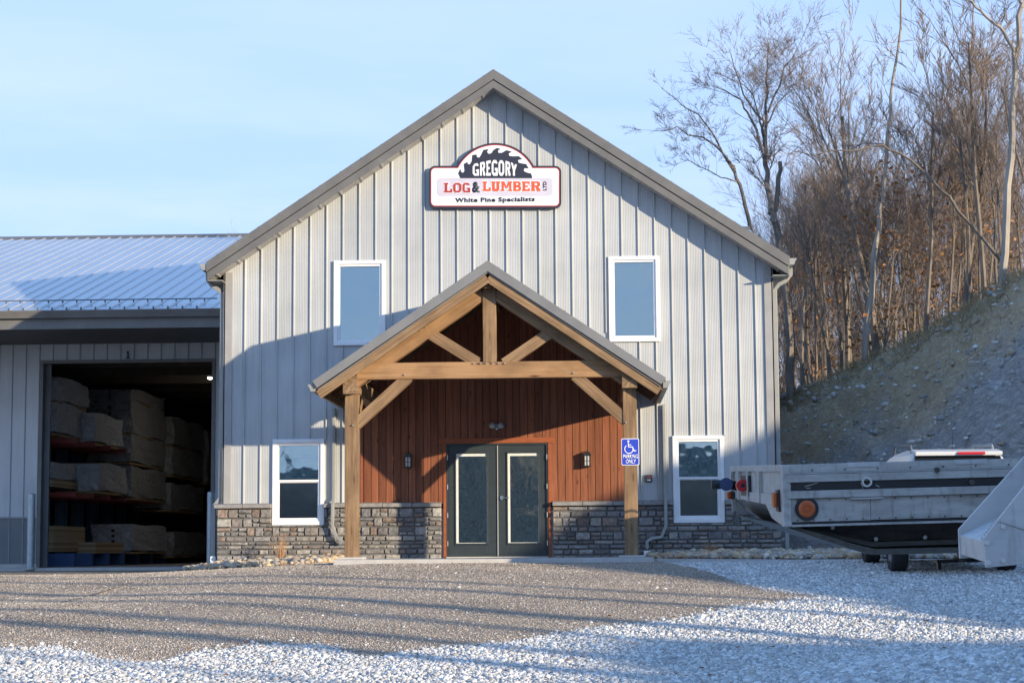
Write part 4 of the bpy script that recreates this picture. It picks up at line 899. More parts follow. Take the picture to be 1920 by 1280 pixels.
# ------------------------------------------------------------------ lumber rack and wrapped packs
D0 = 35.
def pk(pl, pf, pe, yt, yb, d, m, label, group='wrapped lumber packs on the warehouse rack', name='lumber_pack', wd=None, mark=False):
    """front face pixels pl..pf at distance d, side runs to pixel pe; yt/yb top and bottom at the front right edge"""
    Y = d-D0; A = at(pf, yt, Y); B = at(pf, yb, Y); X1 = A.x; X0_ = at(pl, yt, Y).x
    if wd: X0_ = X1-wd
    k = (pe-1112)/FPX; dend = (X1-CAM.x)/k; L_ = max(.4, dend-d)
    h = A.z-B.z; root = empty(name, ((X0_+X1)/2, Y, B.z)); w2 = (X1-X0_)/2
    vs = []; nxp, nyp, nzp = 6, max(3, int(L_/.3)), 5
    bm = bmesh.new()
    bmesh.ops.create_cube(bm, size=1); bmesh.ops.subdivide_edges(bm, edges=bm.edges[:], cuts=5, use_grid_fill=True)
    sd = random.random()*50
    for v in bm.verts:
        x, y, z = v.co.x*2*w2, (v.co.y+.5)*L_, (v.co.z+.5)*h
        am = .0 if m is LUMB else .032
        x += am*math.sin(y*3+z*5+sd)+random.uniform(-am,am)*.6; y += random.uniform(-am,am); z += am*math.sin(y*2.3+sd)*(1 if z > h*.5 else .4)
        if m is not LUMB and z < .02: z += random.uniform(0, .05)
        v.co = (x, y, max(z, 0))
    me = bpy.data.meshes.new(name); bm.to_mesh(me); bm.free(); link('wrapping' if m is not LUMB else 'boards', me, m, root)
    if m is not LUMB: MB().box(-w2+.02, w2-.02, .02, L_-.02, -.05, .0).build('skid', LUMB, root)
    if mark:
        for i in range(4): MB().box(w2*.0-.03, w2*.0+.05, -.03, -.022, h*.15+i*h*.2, h*.15+i*h*.2+h*.1).build('print_mark', NUMK, root)
    tag(root, label, 'lumber', group); return root
s_ = 1.09
def dd(d): return d*1.085
pk(60, 105, 156, 704, 750, dd(40.3), WRAP, 'near upper white wrapped pack on the top shelf left', wd=1.1)
pk(60, 105, 156, 753, 811, dd(40.3), WRAP, 'white wrapped pack directly below the topmost left pack', wd=1.1)
pk(156, 178, 231, 773, 829, dd(42.4), WRAP, 'loose wrapped pack on the top shelf, second from the door', wd=.9)
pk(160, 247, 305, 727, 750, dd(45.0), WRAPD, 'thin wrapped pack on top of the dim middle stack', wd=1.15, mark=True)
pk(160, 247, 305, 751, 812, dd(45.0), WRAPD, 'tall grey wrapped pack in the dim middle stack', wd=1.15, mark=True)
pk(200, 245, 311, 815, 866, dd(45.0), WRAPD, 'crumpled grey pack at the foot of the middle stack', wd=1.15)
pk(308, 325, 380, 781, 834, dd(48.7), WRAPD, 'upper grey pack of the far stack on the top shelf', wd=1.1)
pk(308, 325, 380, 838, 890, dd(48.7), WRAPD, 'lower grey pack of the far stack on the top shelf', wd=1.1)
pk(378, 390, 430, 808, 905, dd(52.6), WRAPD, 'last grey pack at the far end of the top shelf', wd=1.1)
pk(60, 100, 150, 864, 897, dd(40.3), WRAP, 'small white wrapped pack at the left of the middle shelf', wd=1.0)
pk(60, 100, 150, 898, 912, dd(40.3), LUMB, 'bare pine boards under the small white pack', name='board_stack', wd=1.0)
pk(150, 185, 232, 867, 920, dd(42.3), WRAP, 'bright wrapped pack on the middle shelf, second from the door', wd=.9)
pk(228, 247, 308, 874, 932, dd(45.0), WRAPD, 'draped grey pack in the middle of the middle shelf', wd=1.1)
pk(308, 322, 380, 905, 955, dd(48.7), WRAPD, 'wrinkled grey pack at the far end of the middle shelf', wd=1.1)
pk(60, 100, 155, 985, 1034, dd(40.3), LUMB, 'tall bare pine board stack at the bottom left of the rack', name='board_stack', wd=1.0)
pk(155, 180, 236, 1016, 1037, dd(42.3), LUMB, 'low pine board stack on the bottom shelf', name='board_stack', wd=.8)
pk(163, 250, 310, 984, 1034, dd(44.8), WRAP, 'white wrapped pack with printed marks on the bottom shelf', wd=1.05, mark=True)
pk(312, 325, 383, 997, 1042, dd(48.6), WRAPD, 'grey wrapped pack at the far end of the bottom shelf', wd=1.05)
rk_ = empty('cantilever_rack', (-11.6, WY+2, zbase)); tag(rk_, 'blue and red steel cantilever rack holding lumber packs', 'rack')
def K_(mb, name, m): o = mb.build(name, m, rk_); o.matrix_parent_inverse = Matrix.Translation((11.6, -WY-2, -zbase)); return o
for j in range(9):
    d = dd(40.4)+j*1.55; Y = d-D0; xr = -11.9
    u = MB(); u.box(xr-.25, xr+.05, Y-.06, Y+.06, zbase, 4.3); K_(u, 'upright', RACKG)
    hu = MB()
    for q in range(20):
        z = .1+q*.09; hu.box(xr-.2, xr-.18, Y-.065, Y-.061, z, z+.03); hu.box(xr+.0, xr+.02, Y-.065, Y-.061, z, z+.03)
    K_(hu, 'upright_holes', BLACK)
    K_(MB().box(xr, -10.35, Y-.08, Y+.08, zbase, at(90, 1037, dd(40.3)-D0).z), 'base_arm', RACKB)
    for zz in (814, 914):
        z = at(105, zz+6, dd(40.3)-D0).z; K_(MB().box(xr, -10.35, Y-.045, Y+.045, z-.13, z-.02), 'arm', RACKR)
K_(MB().box(-13.4, -13.3, WY+.3, 28, zbase, 4.6), 'back_panel', DARK)

# ------------------------------------------------------------------ sign on the gable
YS = -.06
def sp(cx, cy): p = at(760+cx/4, 100+cy/4, YS); return (p.x, p.z)
sc0 = sp(675, 930); sg_ = empty('gable_sign', (sc0[0], YS, sc0[1])); tag(sg_, 'white company sign with saw blade arch high on the gable', 'sign')
def T(pts): return [(a_-sc0[0], c_-sc0[1]) for a_, c_ in (sp(*p) for p in pts)]
def outline(ins):
    x0, x1, y0, y1, rr = 178+ins, 1170-ins, 848+ins, 1165-ins, max(8, 48-ins); R_ = 330-ins; cyc = 1007; pts = []
    hx = math.sqrt(R_*R_-(cyc-y0)**2)
    def arc(cx, cy, r, a0, a1, n=8): return [(cx+r*math.cos(rad(lerp(a0,a1,i/n))), cy+r*math.sin(rad(lerp(a0,a1,i/n)))) for i in range(n+1)]
    pts += arc(x0+rr, y0+rr, rr, 180, 270); a0 = math.degrees(math.atan2(y0-cyc, -hx)); a1 = math.degrees(math.atan2(y0-cyc, hx)); a0 = a0 if a0 < 0 else a0-360
    pts += arc(675, cyc, R_, a0, a1, 28); pts += arc(x1-rr, y0+rr, rr, 270, 360); pts += arc(x1-rr, y1-rr, rr, 0, 90); pts += arc(x0+rr, y1-rr, rr, 90, 180); return pts
MB().prism(T(outline(0)), .028, -.05).build('board', SIGNK, sg_); MB().prism(T(outline(13)), -.051, -.054).build('red_border', SIGNR, sg_); MB().prism(T(outline(19)), -.0545, -.058).build('face', SIGNW, sg_)
def rr_pts(x0, y0, x1, y1, r_):
    o = []
    for cx, cy, a0 in ((x0+r_, y0+r_, 180), (x1-r_, y0+r_, 270), (x1-r_, y1-r_, 0), (x0+r_, y1-r_, 90)):
        o += [(cx+r_*math.cos(rad(a0+90*i/6)), cy+r_*math.sin(rad(a0+90*i/6))) for i in range(7)]
    return o
MB().prism(T(rr_pts(240, 941, 1105, 1075, 28)), -.0585, -.061).build('lilac_panel', SIGNL, sg_)
saw = [(415,942),(398,905),(415,872),(420,893),(434,902),(446,888),(440,835),(468,820),(470,834),(486,838),(500,815),(504,768),(537,764),(538,782),(556,788),(570,768),(588,729),(626,725),(614,745),(628,760),(648,754),(662,732),(686,716),(716,722),(696,736),(700,752),(725,752),(760,732),(800,743),(776,758),(782,775),(815,778),(850,776),(880,799),(846,806),(850,825),(880,832),(908,836),(926,868),(893,868),(890,888),(915,900),(945,907),(953,936),(950,942)]
MB().prism(T(saw), -.0585, -.063).build('saw_blade', SIGNK, sg_)
def G(name, body, x0, y0, x1, y1, m, y=-.0635, **k):
    (a_, c0), (b2, c1) = T([(x0, y1), (x1, y0)]); return glyph(name, body, a_, b2, c0, c1, y, m, sg_, ext=.004, **k)
LTR = {
 'L': [('r',.08,.40,0,1),('r',0,.52,.82,1),('r',0,1,0,.2),('r',.76,1,0,.40)],
 'O': [('o',0,1,0,1)],
 'G': [('g',0,1,0,1),('r',.52,1,.34,.50),('r',.68,1,.0,.5)],
 'U': [('r',.08,.40,.22,1),('r',.60,.92,.22,1),('r',0,.46,.82,1),('r',.54,1,.82,1),('p',[(.08,.24),(.92,.24),(.92,.16),(.78,0),(.22,0),(.08,.16)])],
 'M': [('r',.06,.26,0,1),('r',.74,.94,0,1),('p',[(.06,1),(.30,1),(.56,.30),(.44,.30)]),('p',[(.94,1),(.70,1),(.44,.30),(.56,.30)]),('r',0,.33,0,.16),('r',.67,1,0,.16),('r',0,.2,.84,1),('r',.8,1,.84,1)],
 'B': [('r',.06,.38,0,1),('r',0,.3,.84,1),('r',0,.3,0,.16),('d',.3,.95,.48,1),('d',.3,1,0,.56)],
 'E': [('r',.08,.40,0,1),('r',0,.98,0,.19),('r',0,.95,.81,1),('r',.3,.74,.42,.58),('r',.8,.98,0,.34),('r',.8,.95,.66,1)],
 'R': [('r',.06,.38,0,1),('r',0,.3,.84,1),('r',0,.46,0,.16),('d',.3,.95,.42,1),('p',[(.48,.46),(.74,.46),(.98,.16),(1,.0),(.66,.0),(.60,.2)])],
 'Y': [('r',.34,.66,0,.48),('p',[(0,1),(.32,1),(.66,.42),(.34,.42)]),('p',[(1,1),(.68,1),(.34,.42),(.66,.42)])],
}
def block(name, ch, x0, y0, x1, y1, m, y=-.0635, ex=0., serif=True, top=None, par=None):
    """slab letter drawn in sign units; ex widens every stroke, top=(left,right) heights for an arched word"""
    mb = MB(); q = [0]
    def T2(pts):
        o = []
        for u, v in pts:
            yt = y0 if top is None else lerp(top[0], top[1], min(max(u,0),1)); o.append((x0+u*(x1-x0), y1-v*(y1-yt)))
        return T(o)
    ux, uz = ex/(x1-x0), ex/(y1-y0)
    def P(pts): q[0] += 1; mb.prism(T2(pts), y+.0012, y-.0025-.00025*q[0])
    def rct(a_, b2, c_, d_): P([(a_-ux, c_-uz), (b2+ux, c_-uz), (b2+ux, d_+uz), (a_-ux, d_+uz)])
    for st in LTR[ch]:
        k = st[0]
        if k == 'r':
            _, a_, b2, c_, d_ = st
            if not serif:
                if ch in 'ER' and (a_ == 0 and b2 < .5): continue
                if ch == 'E' and a_ == .8: continue
            rct(a_, b2, c_, d_)
        elif k == 'p':
            c = np.array(st[1]); cen = c.mean(0); P([(cen[0]+(u-cen[0])*(1+2*ux*(ex > 0)), cen[1]+(v-cen[1])*(1+2*uz*(ex > 0))) for u, v in st[1]])
        elif k in 'og':
            _, a_, b2, c_, d_ = st; w_, h_, cx, cz = .30, .19, .28, .2
            O = [(a_+cx, c_-uz),(b2-cx, c_-uz),(b2+ux, c_+cz),(b2+ux, d_-cz),(b2-cx, d_+uz),(a_+cx, d_+uz),(a_-ux, d_-cz),(a_-ux, c_+cz)]
            I_ = [(a_+w_+.06, c_+h_-uz),(b2-w_-.06, c_+h_-uz),(b2-w_-ux, c_+h_+.06),(b2-w_-ux, d_-h_-.06),(b2-w_-.06, d_-h_+uz),(a_+w_+.06, d_-h_+uz),(a_+w_+ux, d_-h_-.06),(a_+w_+ux, c_+h_+.06)]
            for n_ in range(8):
                if k == 'g' and n_ == 2: continue
                n2 = (n_+1)%8; P([O[n_], O[n2], I_[n2], I_[n_]])
        elif k == 'd':
            _, a_, b2, c_, d_ = st; h_ = .17
            O = [(a_, c_),(b2-.2, c_),(b2, c_+.14),(b2, d_-.14),(b2-.2, d_),(a_, d_)]; I_ = [(a_, c_+h_),(b2-.34, c_+h_),(b2-.30, c_+h_+.03),(b2-.30, d_-h_-.03),(b2-.34, d_-h_),(a_, d_-h_)]
            if ex: P([(u+(ux if u > .5 else 0), v+(uz if v > (c_+d_)/2 else -uz)) for u, v in O])
            else:
                for n_ in range(5): P([O[n_], O[n_+1], I_[n_+1], I_[n_]])
    return mb.build(name, m, par or sg_)
tp_ = [838, 826, 815, 807, 806, 811, 823, 842]
for i_, (ch, x0, x1) in enumerate([('G',507,554),('R',560,601),('E',608,643),('G',649,694),('O',700,743),('R',750,790),('Y',793,838)]):
    block('letter', ch, x0, tp_[i_], x1, 924, SIGNW, serif=False, top=(tp_[i_], tp_[i_+1]), y=-.0645)
def slabword(body, bx, m, y0, y1):
    for ch, (x0, x1) in zip(body, bx):
        block('letter_outline', ch, x0, y0, x1, y1, SIGNW, y=-.062, ex=5)
        block('letter', ch, x0, y0, x1, y1, m, y=-.0665)
slabword('LOG', [(293,355),(361,424),(431,490)], SIGND, 976, 1050)
slabword('LUMBER', [(583,643),(647,712),(719,802),(809,870),(877,937),(943,1016)], SIGNO, 966, 1039)
G('ampersand', '&', 504, 968, 562, 1050, SIGNK, y=-.0665, bold=.04)
G('small_letters', 'LTD', 1034, 966, 1060, 1034, SIGNK, bold=.03, rot=1)
G('tagline', 'White Pine Specialists', 377, 1080, 972, 1133, SIGNK, bold=.032, sp=1.12)

# ------------------------------------------------------------------ accessible-parking sign on the right post
yh = YP-PW/2-.012; a_ = at(1165.5, 872, yh); b2 = at(1198, 821.5, yh); hw, hh = (b2.x-a_.x), (b2.z-a_.z)
hs = empty('accessible_parking_sign', (a_.x, yh, a_.z)); tag(hs, 'blue and white wheelchair parking only sign on the right porch post', 'sign')
def rrect(x0, z0, x1, z1, r_):
    o = []
    for cx, cz, a0 in ((x1-r_, z1-r_, 0), (x0+r_, z1-r_, 90), (x0+r_, z0+r_, 180), (x1-r_, z0+r_, 270)):
        o += [(cx+r_*math.cos(rad(a0+90*i/5)), cz+r_*math.sin(rad(a0+90*i/5))) for i in range(6)]
    return o
MB().prism(rrect(0, 0, hw, hh, .025), 0, .006).build('plate', HWHITE, hs); MB().prism(rrect(.01, .01, hw-.01, hh-.01, .02), -.0006, -.003).build('blue_field', HBLUE, hs)
def strip(mb, pts, w_, y0, y1):
    for i in range(len(pts)-1):
        p, q = Vector(pts[i]), Vector(pts[i+1]); t = (q-p).normalized(); n_ = Vector((-t.y, t.x))*w_/2; e = t*w_*.3; j = .0002*i
        mb.prism([tuple(p-e+n_), tuple(q+e+n_), tuple(q+e-n_), tuple(p-e-n_)], y0-j, y1-j)
wc = MB(); sx_, sz_ = hw/170., hh/253.   # crop-pixel scale
def hp(x, y): return ((x-22)*sx_, hh-(y-102)*sz_)
wc.ring((hp(90,128)[0], 0, hp(90,128)[1]), .0, .017, -.0034, -.006, 14)
strip(wc, [hp(88,146), hp(92,182), hp(128,182), hp(146,222), hp(162,216)], .014, -.0034, -.006); strip(wc, [hp(90,160), hp(116,162)], .011, -.007, -.0078)
arcp = [hp(94+40*math.cos(rad(t)), 202+40*math.sin(rad(t))*1.0) for t in range(-10+0, 245, 15)]
strip(wc, arcp, .0125, -.0082, -.0095); wc.build('wheelchair_symbol', HWHITE, hs)
x0, z1 = hp(38, 252); x1, z0 = hp(178, 290); glyph('lettering', 'PARKING', x0, x1, z0, z1, -.0034, HWHITE, hs, bold=.012)
x0, z1 = hp(62, 298); x1, z0 = hp(158, 338); glyph('lettering', 'ONLY', x0, x1, z0, z1, -.0034, HWHITE, hs, bold=.012)

# ------------------------------------------------------------------ wall lanterns, flood light, key box
def lantern(px, py0, py1, label):
    t_, b_2 = at(px, py0, -.036), at(px, py1, -.036); h = t_.z-b_2.z; r_ = empty('wall_lantern', (t_.x, -.036, b_2.z)); tag(r_, label, 'lamp', 'lanterns beside the entrance')
    MB().box(-.045, .045, -.015, 0, .04, h*.9).build('back_plate', BLACK, r_, bevel=.004)
    c = MB(); c.prism([(-.075, h*.70), (.075, h*.70), (.05, h*.92), (-.05, h*.92)], -.15, -.03); c.box(-.035, .035, -.125, -.055, h*.92, h*.97); c.box(-.062, .062, -.152, -.028, -.0, .02)
    for x in (-.058, .046):
        for y in (-.148, -.040): c.box(x, x+.012, y, y+.012, .02, h*.70)
    c.box(-.006, .006, -.149, -.142, .02, h*.7); c.box(-.05, .05, -.1495, -.1425, h*.36, h*.385)
    c.tube([(0,-.09,h*.97), (0,-.07,h*1.04), (0,-.03,h*1.02), (0,-.01,h*.85)], .008, 6); c.build('cage', BLACK, r_, bevel=0)
    MB().box(-.045, .045, -.138, -.042, .022, h*.69).build('glass_shade', FROST, r_)
lantern(766, 849, 877, 'black lantern left of the door, in shade'); lantern(1101, 846, 875, 'black lantern right of the door, sunlit with a hard shadow')
p = at(932, 799, -.036); fl_ = empty('flood_light', (p.x, -.036, p.z)); tag(fl_, 'grey twin head flood light above the double door', 'lamp')
MB().cyl((0,0,-.01), (0,-.03,-.01), .05, 16).build('mount', LAMPG, fl_)
for s in (-1, 1): hd = MB(); hd.tube([(s*.03,-.03,-.01), (s*.06,-.07,.0), (s*.10,-.12,.02)], [.018,.05,.058], 12); hd.build('lamp_head', LAMPG, fl_, smooth=True)
MB().tube([(0,-.03,-.035), (0,-.06,-.05)], [.04,.025], 12).build('sensor', LAMPG, fl_, smooth=True)
p = at(1216.5, 896.5, 0); kb = empty('intercom_box', (p.x, -.001, p.z)); tag(kb, 'small dark box with red light on siding right of porch', 'switch')
MB().box(-.065, .065, -.05, 0, -.065, .065).build('case', mat('dark_grey_case', (.06,.06,.065), .4), kb, bevel=.01); MB().box(-.02, .03, -.053, -.0505, .01, .035).build('red_light', REDL, kb); MB().box(-.03, .03, -.053, -.0505, -.04, -.022).build('label_strip', HWHITE, kb)

# ------------------------------------------------------------------ river stone beds and dead shrubs
def bed(name, xa, xb, yfun, n, label, hfun=None):
    X = RNG.uniform(xa, xb, n); y0, y1 = yfun(X); Y = y0+(y1-y0)*RNG.random(n); S = np.clip(RNG.lognormal(math.log(.040), .32, n), .02, .08)
    Z = gz(X, Y)+S*.3+RNG.random(n)*.045+.07*np.clip((Y-y0)/(y1-y0+1e-6), 0, 1)*np.clip((X-xa)/.8, 0, 1)
    if hfun is not None: Z += hfun(X, Y)
    C_ = pick([(.46,.35,.22), (.54,.43,.28), (.36,.30,.24), (.42,.38,.33), (.50,.34,.21), (.58,.51,.41), (.30,.27,.25), (.48,.40,.30)], n, .12)
    tag(link(name, stones(name, np.stack([X, Y, Z], 1), S, C_, PEBB, (.5,.85), .12, True, False), PEBB), label, 'stones', kind='stuff')
def lf_(X): return np.interp(X, [-5.9,-5.0,-4.0,-3.2,-2.95], [-.15,-1.3,-1.5,-1.15,-.7]), np.where(X < -5.3, .5, -.12)
bed('river_stones', -5.9, -2.98, lf_, 3200, 'rounded tan river stones along the left stone wall')
def rf_(X): return np.interp(X, [2.55,3.0,3.6,5,9.5], [-.35,-.9,-1.5,-2.6,-3.2]), np.where(X < 5.15, -.12, 1.5)
bed('river_stones', 2.6, 9.5, rf_, 9000, 'rounded tan river stones in the bed right of the porch')
def shrub(px, yy, hgt, label, nst=26):
    p = at(px, 1040, yy); x = p.x; b = MB()
    for i in range(nst):
        a = random.uniform(0, 6.28); l = hgt*random.uniform(.6, 1.); sp_ = random.uniform(.15, .6); q = Vector((x, yy, -.06)); d_ = Vector((math.cos(a)*sp_, math.sin(a)*sp_*.6, 1)).normalized(); pts = [q.copy()]
        for k in range(4): d_ = (d_+Vector((random.uniform(-.2,.2), random.uniform(-.2,.2), .05))).normalized(); q = q+d_*l/4; pts.append(q.copy())
        b.tube(pts, [.004,.0035,.003,.0025,.0015], 3, False)
        for k in range(4):
            c = pts[random.randint(1,4)]; e = c+Vector((random.uniform(-.08,.08), random.uniform(-.08,.08), random.uniform(.02,.1))); b.tube([c, e], [.0025,.001], 3, False)
    tag(b.build('dead_shrub', BUSH, recalc=False), label, 'shrub')
shrub(527, -.6, .52, 'dry orange twiggy shrub below the left sash window'); shrub(1332, -.6, .32, 'small dry shrub below the right sash window', 34)

# ------------------------------------------------------------------ SUV behind the trailer
CX, CYr = 6.72, -7.2; gz0 = float(gz(CX, CYr)); gz1 = float(gz(CX, CYr+2.7))
suv = empty('parked_suv', (CX, CYr, gz0), (math.atan2(gz1-gz0, 2.7), 0, 0)); suv.scale = (.96, .97, .995)
tag(suv, 'white sport utility vehicle parked tail towards the camera behind the flatbed trailer', 'car')
# local: y forward, rear bumper at y=-.95, front at y=3.65
prof = [(-.93,.38),(-.97,.62),(-.93,.98),(-.86,1.06),(-.64,1.66),(-.46,1.715),(.4,1.745),(1.2,1.70),(1.75,1.58),(2.35,1.14),(2.9,1.08),(3.45,.98),(3.66,.78),(3.68,.45),(3.5,.30),(-.8,.30)]
def hwid(z): return np.interp(z, [.3,.5,.85,1.05,1.3,1.6,1.75], [.84,.92,.935,.91,.84,.72,.60])
bm_ = MB(); n_ = len(prof); vs = []
cols6 = [-1, -.94, -.6, 0, .6, .94, 1]
for c in cols6:
    for y, z in prof:
        zz = z - (.035 if abs(c) == 1 else .008 if abs(c) > .9 else 0)*(1 if z > 1.5 else .3); vs.append((c*hwid(z), y, zz))
fs = [(i*n_+j, (i+1)*n_+j, (i+1)*n_+(j+1)%n_, i*n_+(j+1)%n_) for i in range(6) for j in range(n_)] + [tuple(range(n_)), tuple(range(7*n_-1, 6*n_-1, -1))]
bm_.add(vs, fs); bm_.build('body', CARW, suv, bevel=.02, smooth=False)
def side_glass(y0, y1, y2, y3, s):
    z0, z1 = 1.10, 1.56; e = .012; return MB().add([(s*(hwid(z0)+e), y0, z0), (s*(hwid(z0)+e), y1, z0), (s*(hwid(z1)+e), y2, z1), (s*(hwid(z1)+e), y3, z1), (s*(hwid(z0)-.02), y0, z0), (s*(hwid(z0)-.02), y1, z0), (s*(hwid(z1)-.02), y2, z1), (s*(hwid(z1)-.02), y3, z1)], [(0,1,2,3),(7,6,5,4),(0,4,5,1),(1,5,6,2),(2,6,7,3),(3,7,4,0)])
for s in (-1, 1):
    for q in ((-.62,-.05,-.05,-.38), (.02,.9,.9,.02), (.98,2.05,1.6,.98)): side_glass(*q, s).build('side_window', CARG, suv)
    rl = MB(); rl.tube([(s*.60,-.35,1.66), (s*.60,-.2,1.80), (s*.60,1.2,1.81), (s*.60,1.4,1.67)], .02, 6); rl.build('roof_rail', TRIMD if s < 0 else GUTT, suv)
    MB().box(s*.78-.11, s*.78+.11, -.975, -.91, .78, 1.05).build('tail_light', REDL, suv, bevel=.01)
    mr = MB().box(s*1.02-.1, s*1.02+.1, 1.95, 2.05, 1.08, 1.22); mr.build('door_mirror', CARW, suv, bevel=.03)
MB().add([(-.70,-.875,1.10),(.70,-.875,1.10),(.62,-.685,1.65),(-.62,-.685,1.65),(-.70,-.85,1.10),(.70,-.85,1.10),(.62,-.65,1.64),(-.62,-.65,1.64)], [(0,1,2,3),(7,6,5,4),(0,4,5,1),(1,5,6,2),(2,6,7,3),(3,7,4,0)]).build('rear_window', CARG, suv)
MB().add([(-.78,2.36,1.16),(.78,2.36,1.16),(.64,1.83,1.56),(-.64,1.83,1.56),(-.78,2.33,1.15),(.78,2.33,1.15),(.64,1.8,1.55),(-.64,1.8,1.55)], [(0,1,2,3),(7,6,5,4),(0,4,5,1),(1,5,6,2),(2,6,7,3),(3,7,4,0)]).build('windscreen', CARG, suv)
spo = MB().prism([(-.80,1.712),(-.45,1.748),(-.42,1.70),(-.78,1.655)], -.63, .63, 'yz'); spo.build('roof_spoiler', CARW, suv, bevel=.012)
MB().box(-.02, .38, -.815, -.77, 1.668, 1.708).build('high_brake_light', REDL, suv, bevel=.008)
MB().tube([(.03,-.1,1.72), (.03,-.22,1.98)], [.006,.003], 5).build('aerial', BLACK, suv)
for s in (-1, 1):
    for y in (0, 2.7):
        wx = s*.80; t = MB(); n_ = 28
        prof_ = [(-.115,.23),(-.12,.33),(-.095,.355),(.095,.355),(.12,.33),(.115,.23)]; vs = []
        for j in range(n_):
            a = 2*math.pi*j/n_
            for u, r_ in prof_: vs.append((wx+u, y+r_*math.cos(a), .355+r_*math.sin(a)))
        t.add(vs, [(j*6+i, j*6+i+1, ((j+1)%n_)*6+i+1, ((j+1)%n_)*6+i) for j in range(n_) for i in range(5)]); wo_ = t.build('wheel', RUBBER, suv)
        rm = MB(); rm.cyl((wx-.10, y, .355), (wx+.10, y, .355), .228, 24)
        for k in range(5):
            a = 2*math.pi*k/5; rm.tube([(wx+s*.105, y+.04*math.cos(a), .355+.04*math.sin(a)), (wx+s*.105, y+.21*math.cos(a), .355+.21*math.sin(a))], .025, 4)
        ro = rm.build('rim', mat('wheel_alloy', (.6,.6,.6), .3, .7), wo_)

# ------------------------------------------------------------------ flatbed trailer nose (close on the right)
YT = -28.5
tp = at(1470, 870.8, YT); trl = empty('flatbed_trailer', (tp.x, YT, tp.z), (.040, -.0195, .027)); tag(trl, 'weathered aluminium flatbed trailer with amber side lamp, nose pointing left', 'trailer')
trl.scale = (.65, .70, .65)
U = 1165.   # crop units per metre
LT = 12.5
def ty(v): return -(v-293)/U
r_ = MB(); r_.box(0, LT, 0, .03, ty(345), 0); r_.box(0, LT, -.012, .0, ty(354), ty(346)); r_.build('top_rail', ALU, trl, bevel=.002)
MB().box(.01, LT, -.012, .03, ty(402), ty(356)).build('rub_rail', ALU, trl, bevel=.002)
MB().box(.01, LT, -.002, .03, ty(452), ty(403.5)).build('black_stripe', BLACK, trl)
r_ = MB(); r_.box(.01, LT, -.014, .03, ty(500), ty(453.5)); r_.build('lower_rail', ALU, trl, bevel=.003)
r_ = MB(); r_.box(.008, .44, .004, .03, ty(642), ty(502)); r_.box(.442, 1.2, .006, .03, ty(640), ty(502)); r_.box(1.202, LT, .004, .03, ty(640), ty(502)); r_.build('side_panel', ALU, trl, bevel=.001)
r_ = MB(); r_.box(.0, LT, -.004, .05, ty(670), ty(656)); r_.build('bottom_flange', ALU, trl, bevel=.001); MB().box(.02, LT, .01, .03, ty(656), ty(643)).build('seam', BLACK, trl)
MB().box(.03, LT, .03, 2.57, -.03, -.006).build('deck', ALU, trl)
MB().box(.0, LT, 2.57, 2.6, ty(640), 0.).build('far_side_rail', ALU, trl)
# front (nose) panel with vertical ribs
f_ = MB(); f_.box(-.004, .02, .0, 2.6, -.035, .0); f_.box(.012, .022, .06, 2.56, -.21, -.035)
for y in (1.05, 1.6, 2.1, 2.5): f_.box(-.012, .012, y-.03, y+.03, -.215, -.035)
f_.build('nose_panel', ALU, trl, bevel=.002)
MB().prism([(0.0,ty(350)),(.0,ty(670)),(.22,-.315),(.55,-.29),(.8,-.22),(2.58,-.205),(2.58,-.16),(.8,-.16),(.3,-.16),(.1,ty(350))], -.002, .010, 'yz').build('nose_corner_plate', ALU, trl)
MB().box(-.012, .03, -.006, .10, ty(668), -.002).build('corner_post', ALU, trl, bevel=.004)
# coupler plate and underframe
kp = [(0,-.318),(.02,-.33),(.19,-.395),(.34,-.447),(.45,-.482),(.95,-.484),(3.4,-.484),(3.4,-.455),(.95,-.455),(.47,-.452),(.35,-.42),(.19,-.365),(.05,-.322)]
MB().prism(kp, .06, 2.45).build('coupler_plate', ALUD, trl); 
MB().prism([(.02,ty(671)),(.14,-.36),(.34,-.43),(.5,-.455),(3.4,-.455),(3.4,ty(671))], .28, .31).build('frame_web', ALUD, trl)
r_ = MB(); r_.prism([(.13,-.325),(.30,-.38),(.47,-.42),(3.4,-.405),(3.4,-.425),(.47,-.445),(.30,-.4),(.13,-.342)], .16, .28); r_.build('frame_flange', ALUD, trl)
MB().prism([(.0,-.20),(.10,-.30),(.2,-.37),(.2,-.34),(.1,-.27),(.03,-.2)], .25, 2.55).build('nose_plate', ALUD, trl)
for cx, cy in ((795,690),(1060,768),(1365,765)):
    x = (cx-470)/U; z = ty(cy); MB().cyl((x,.27,z), (x,.235,z), .011, 12).build('frame_bolt', CHROME, trl)
MB().box(.46, 3.4, 1.0, 1.6, -.455, -.03).build('centre_frame', ALUD, trl)
b = MB(); b.cyl((1.23,1.3,-.484), (1.23,1.3,-.52), .075, 20); b.cyl((1.23,1.3,-.52), (1.23,1.3,-.575), .05, 20); b.cyl((1.23,1.3,-.575), (1.23,1.3,-.60), .075, 20); b.build('kingpin', BLACK, trl)
b = MB(); b.box(1.05,1.41,1.25,1.35,-.60,-.585); b.box(1.06,1.08,1.28,1.32,-.64,-.6); b.box(1.38,1.40,1.28,1.32,-.64,-.6); b.build('kingpin_lock', BLACK, trl)
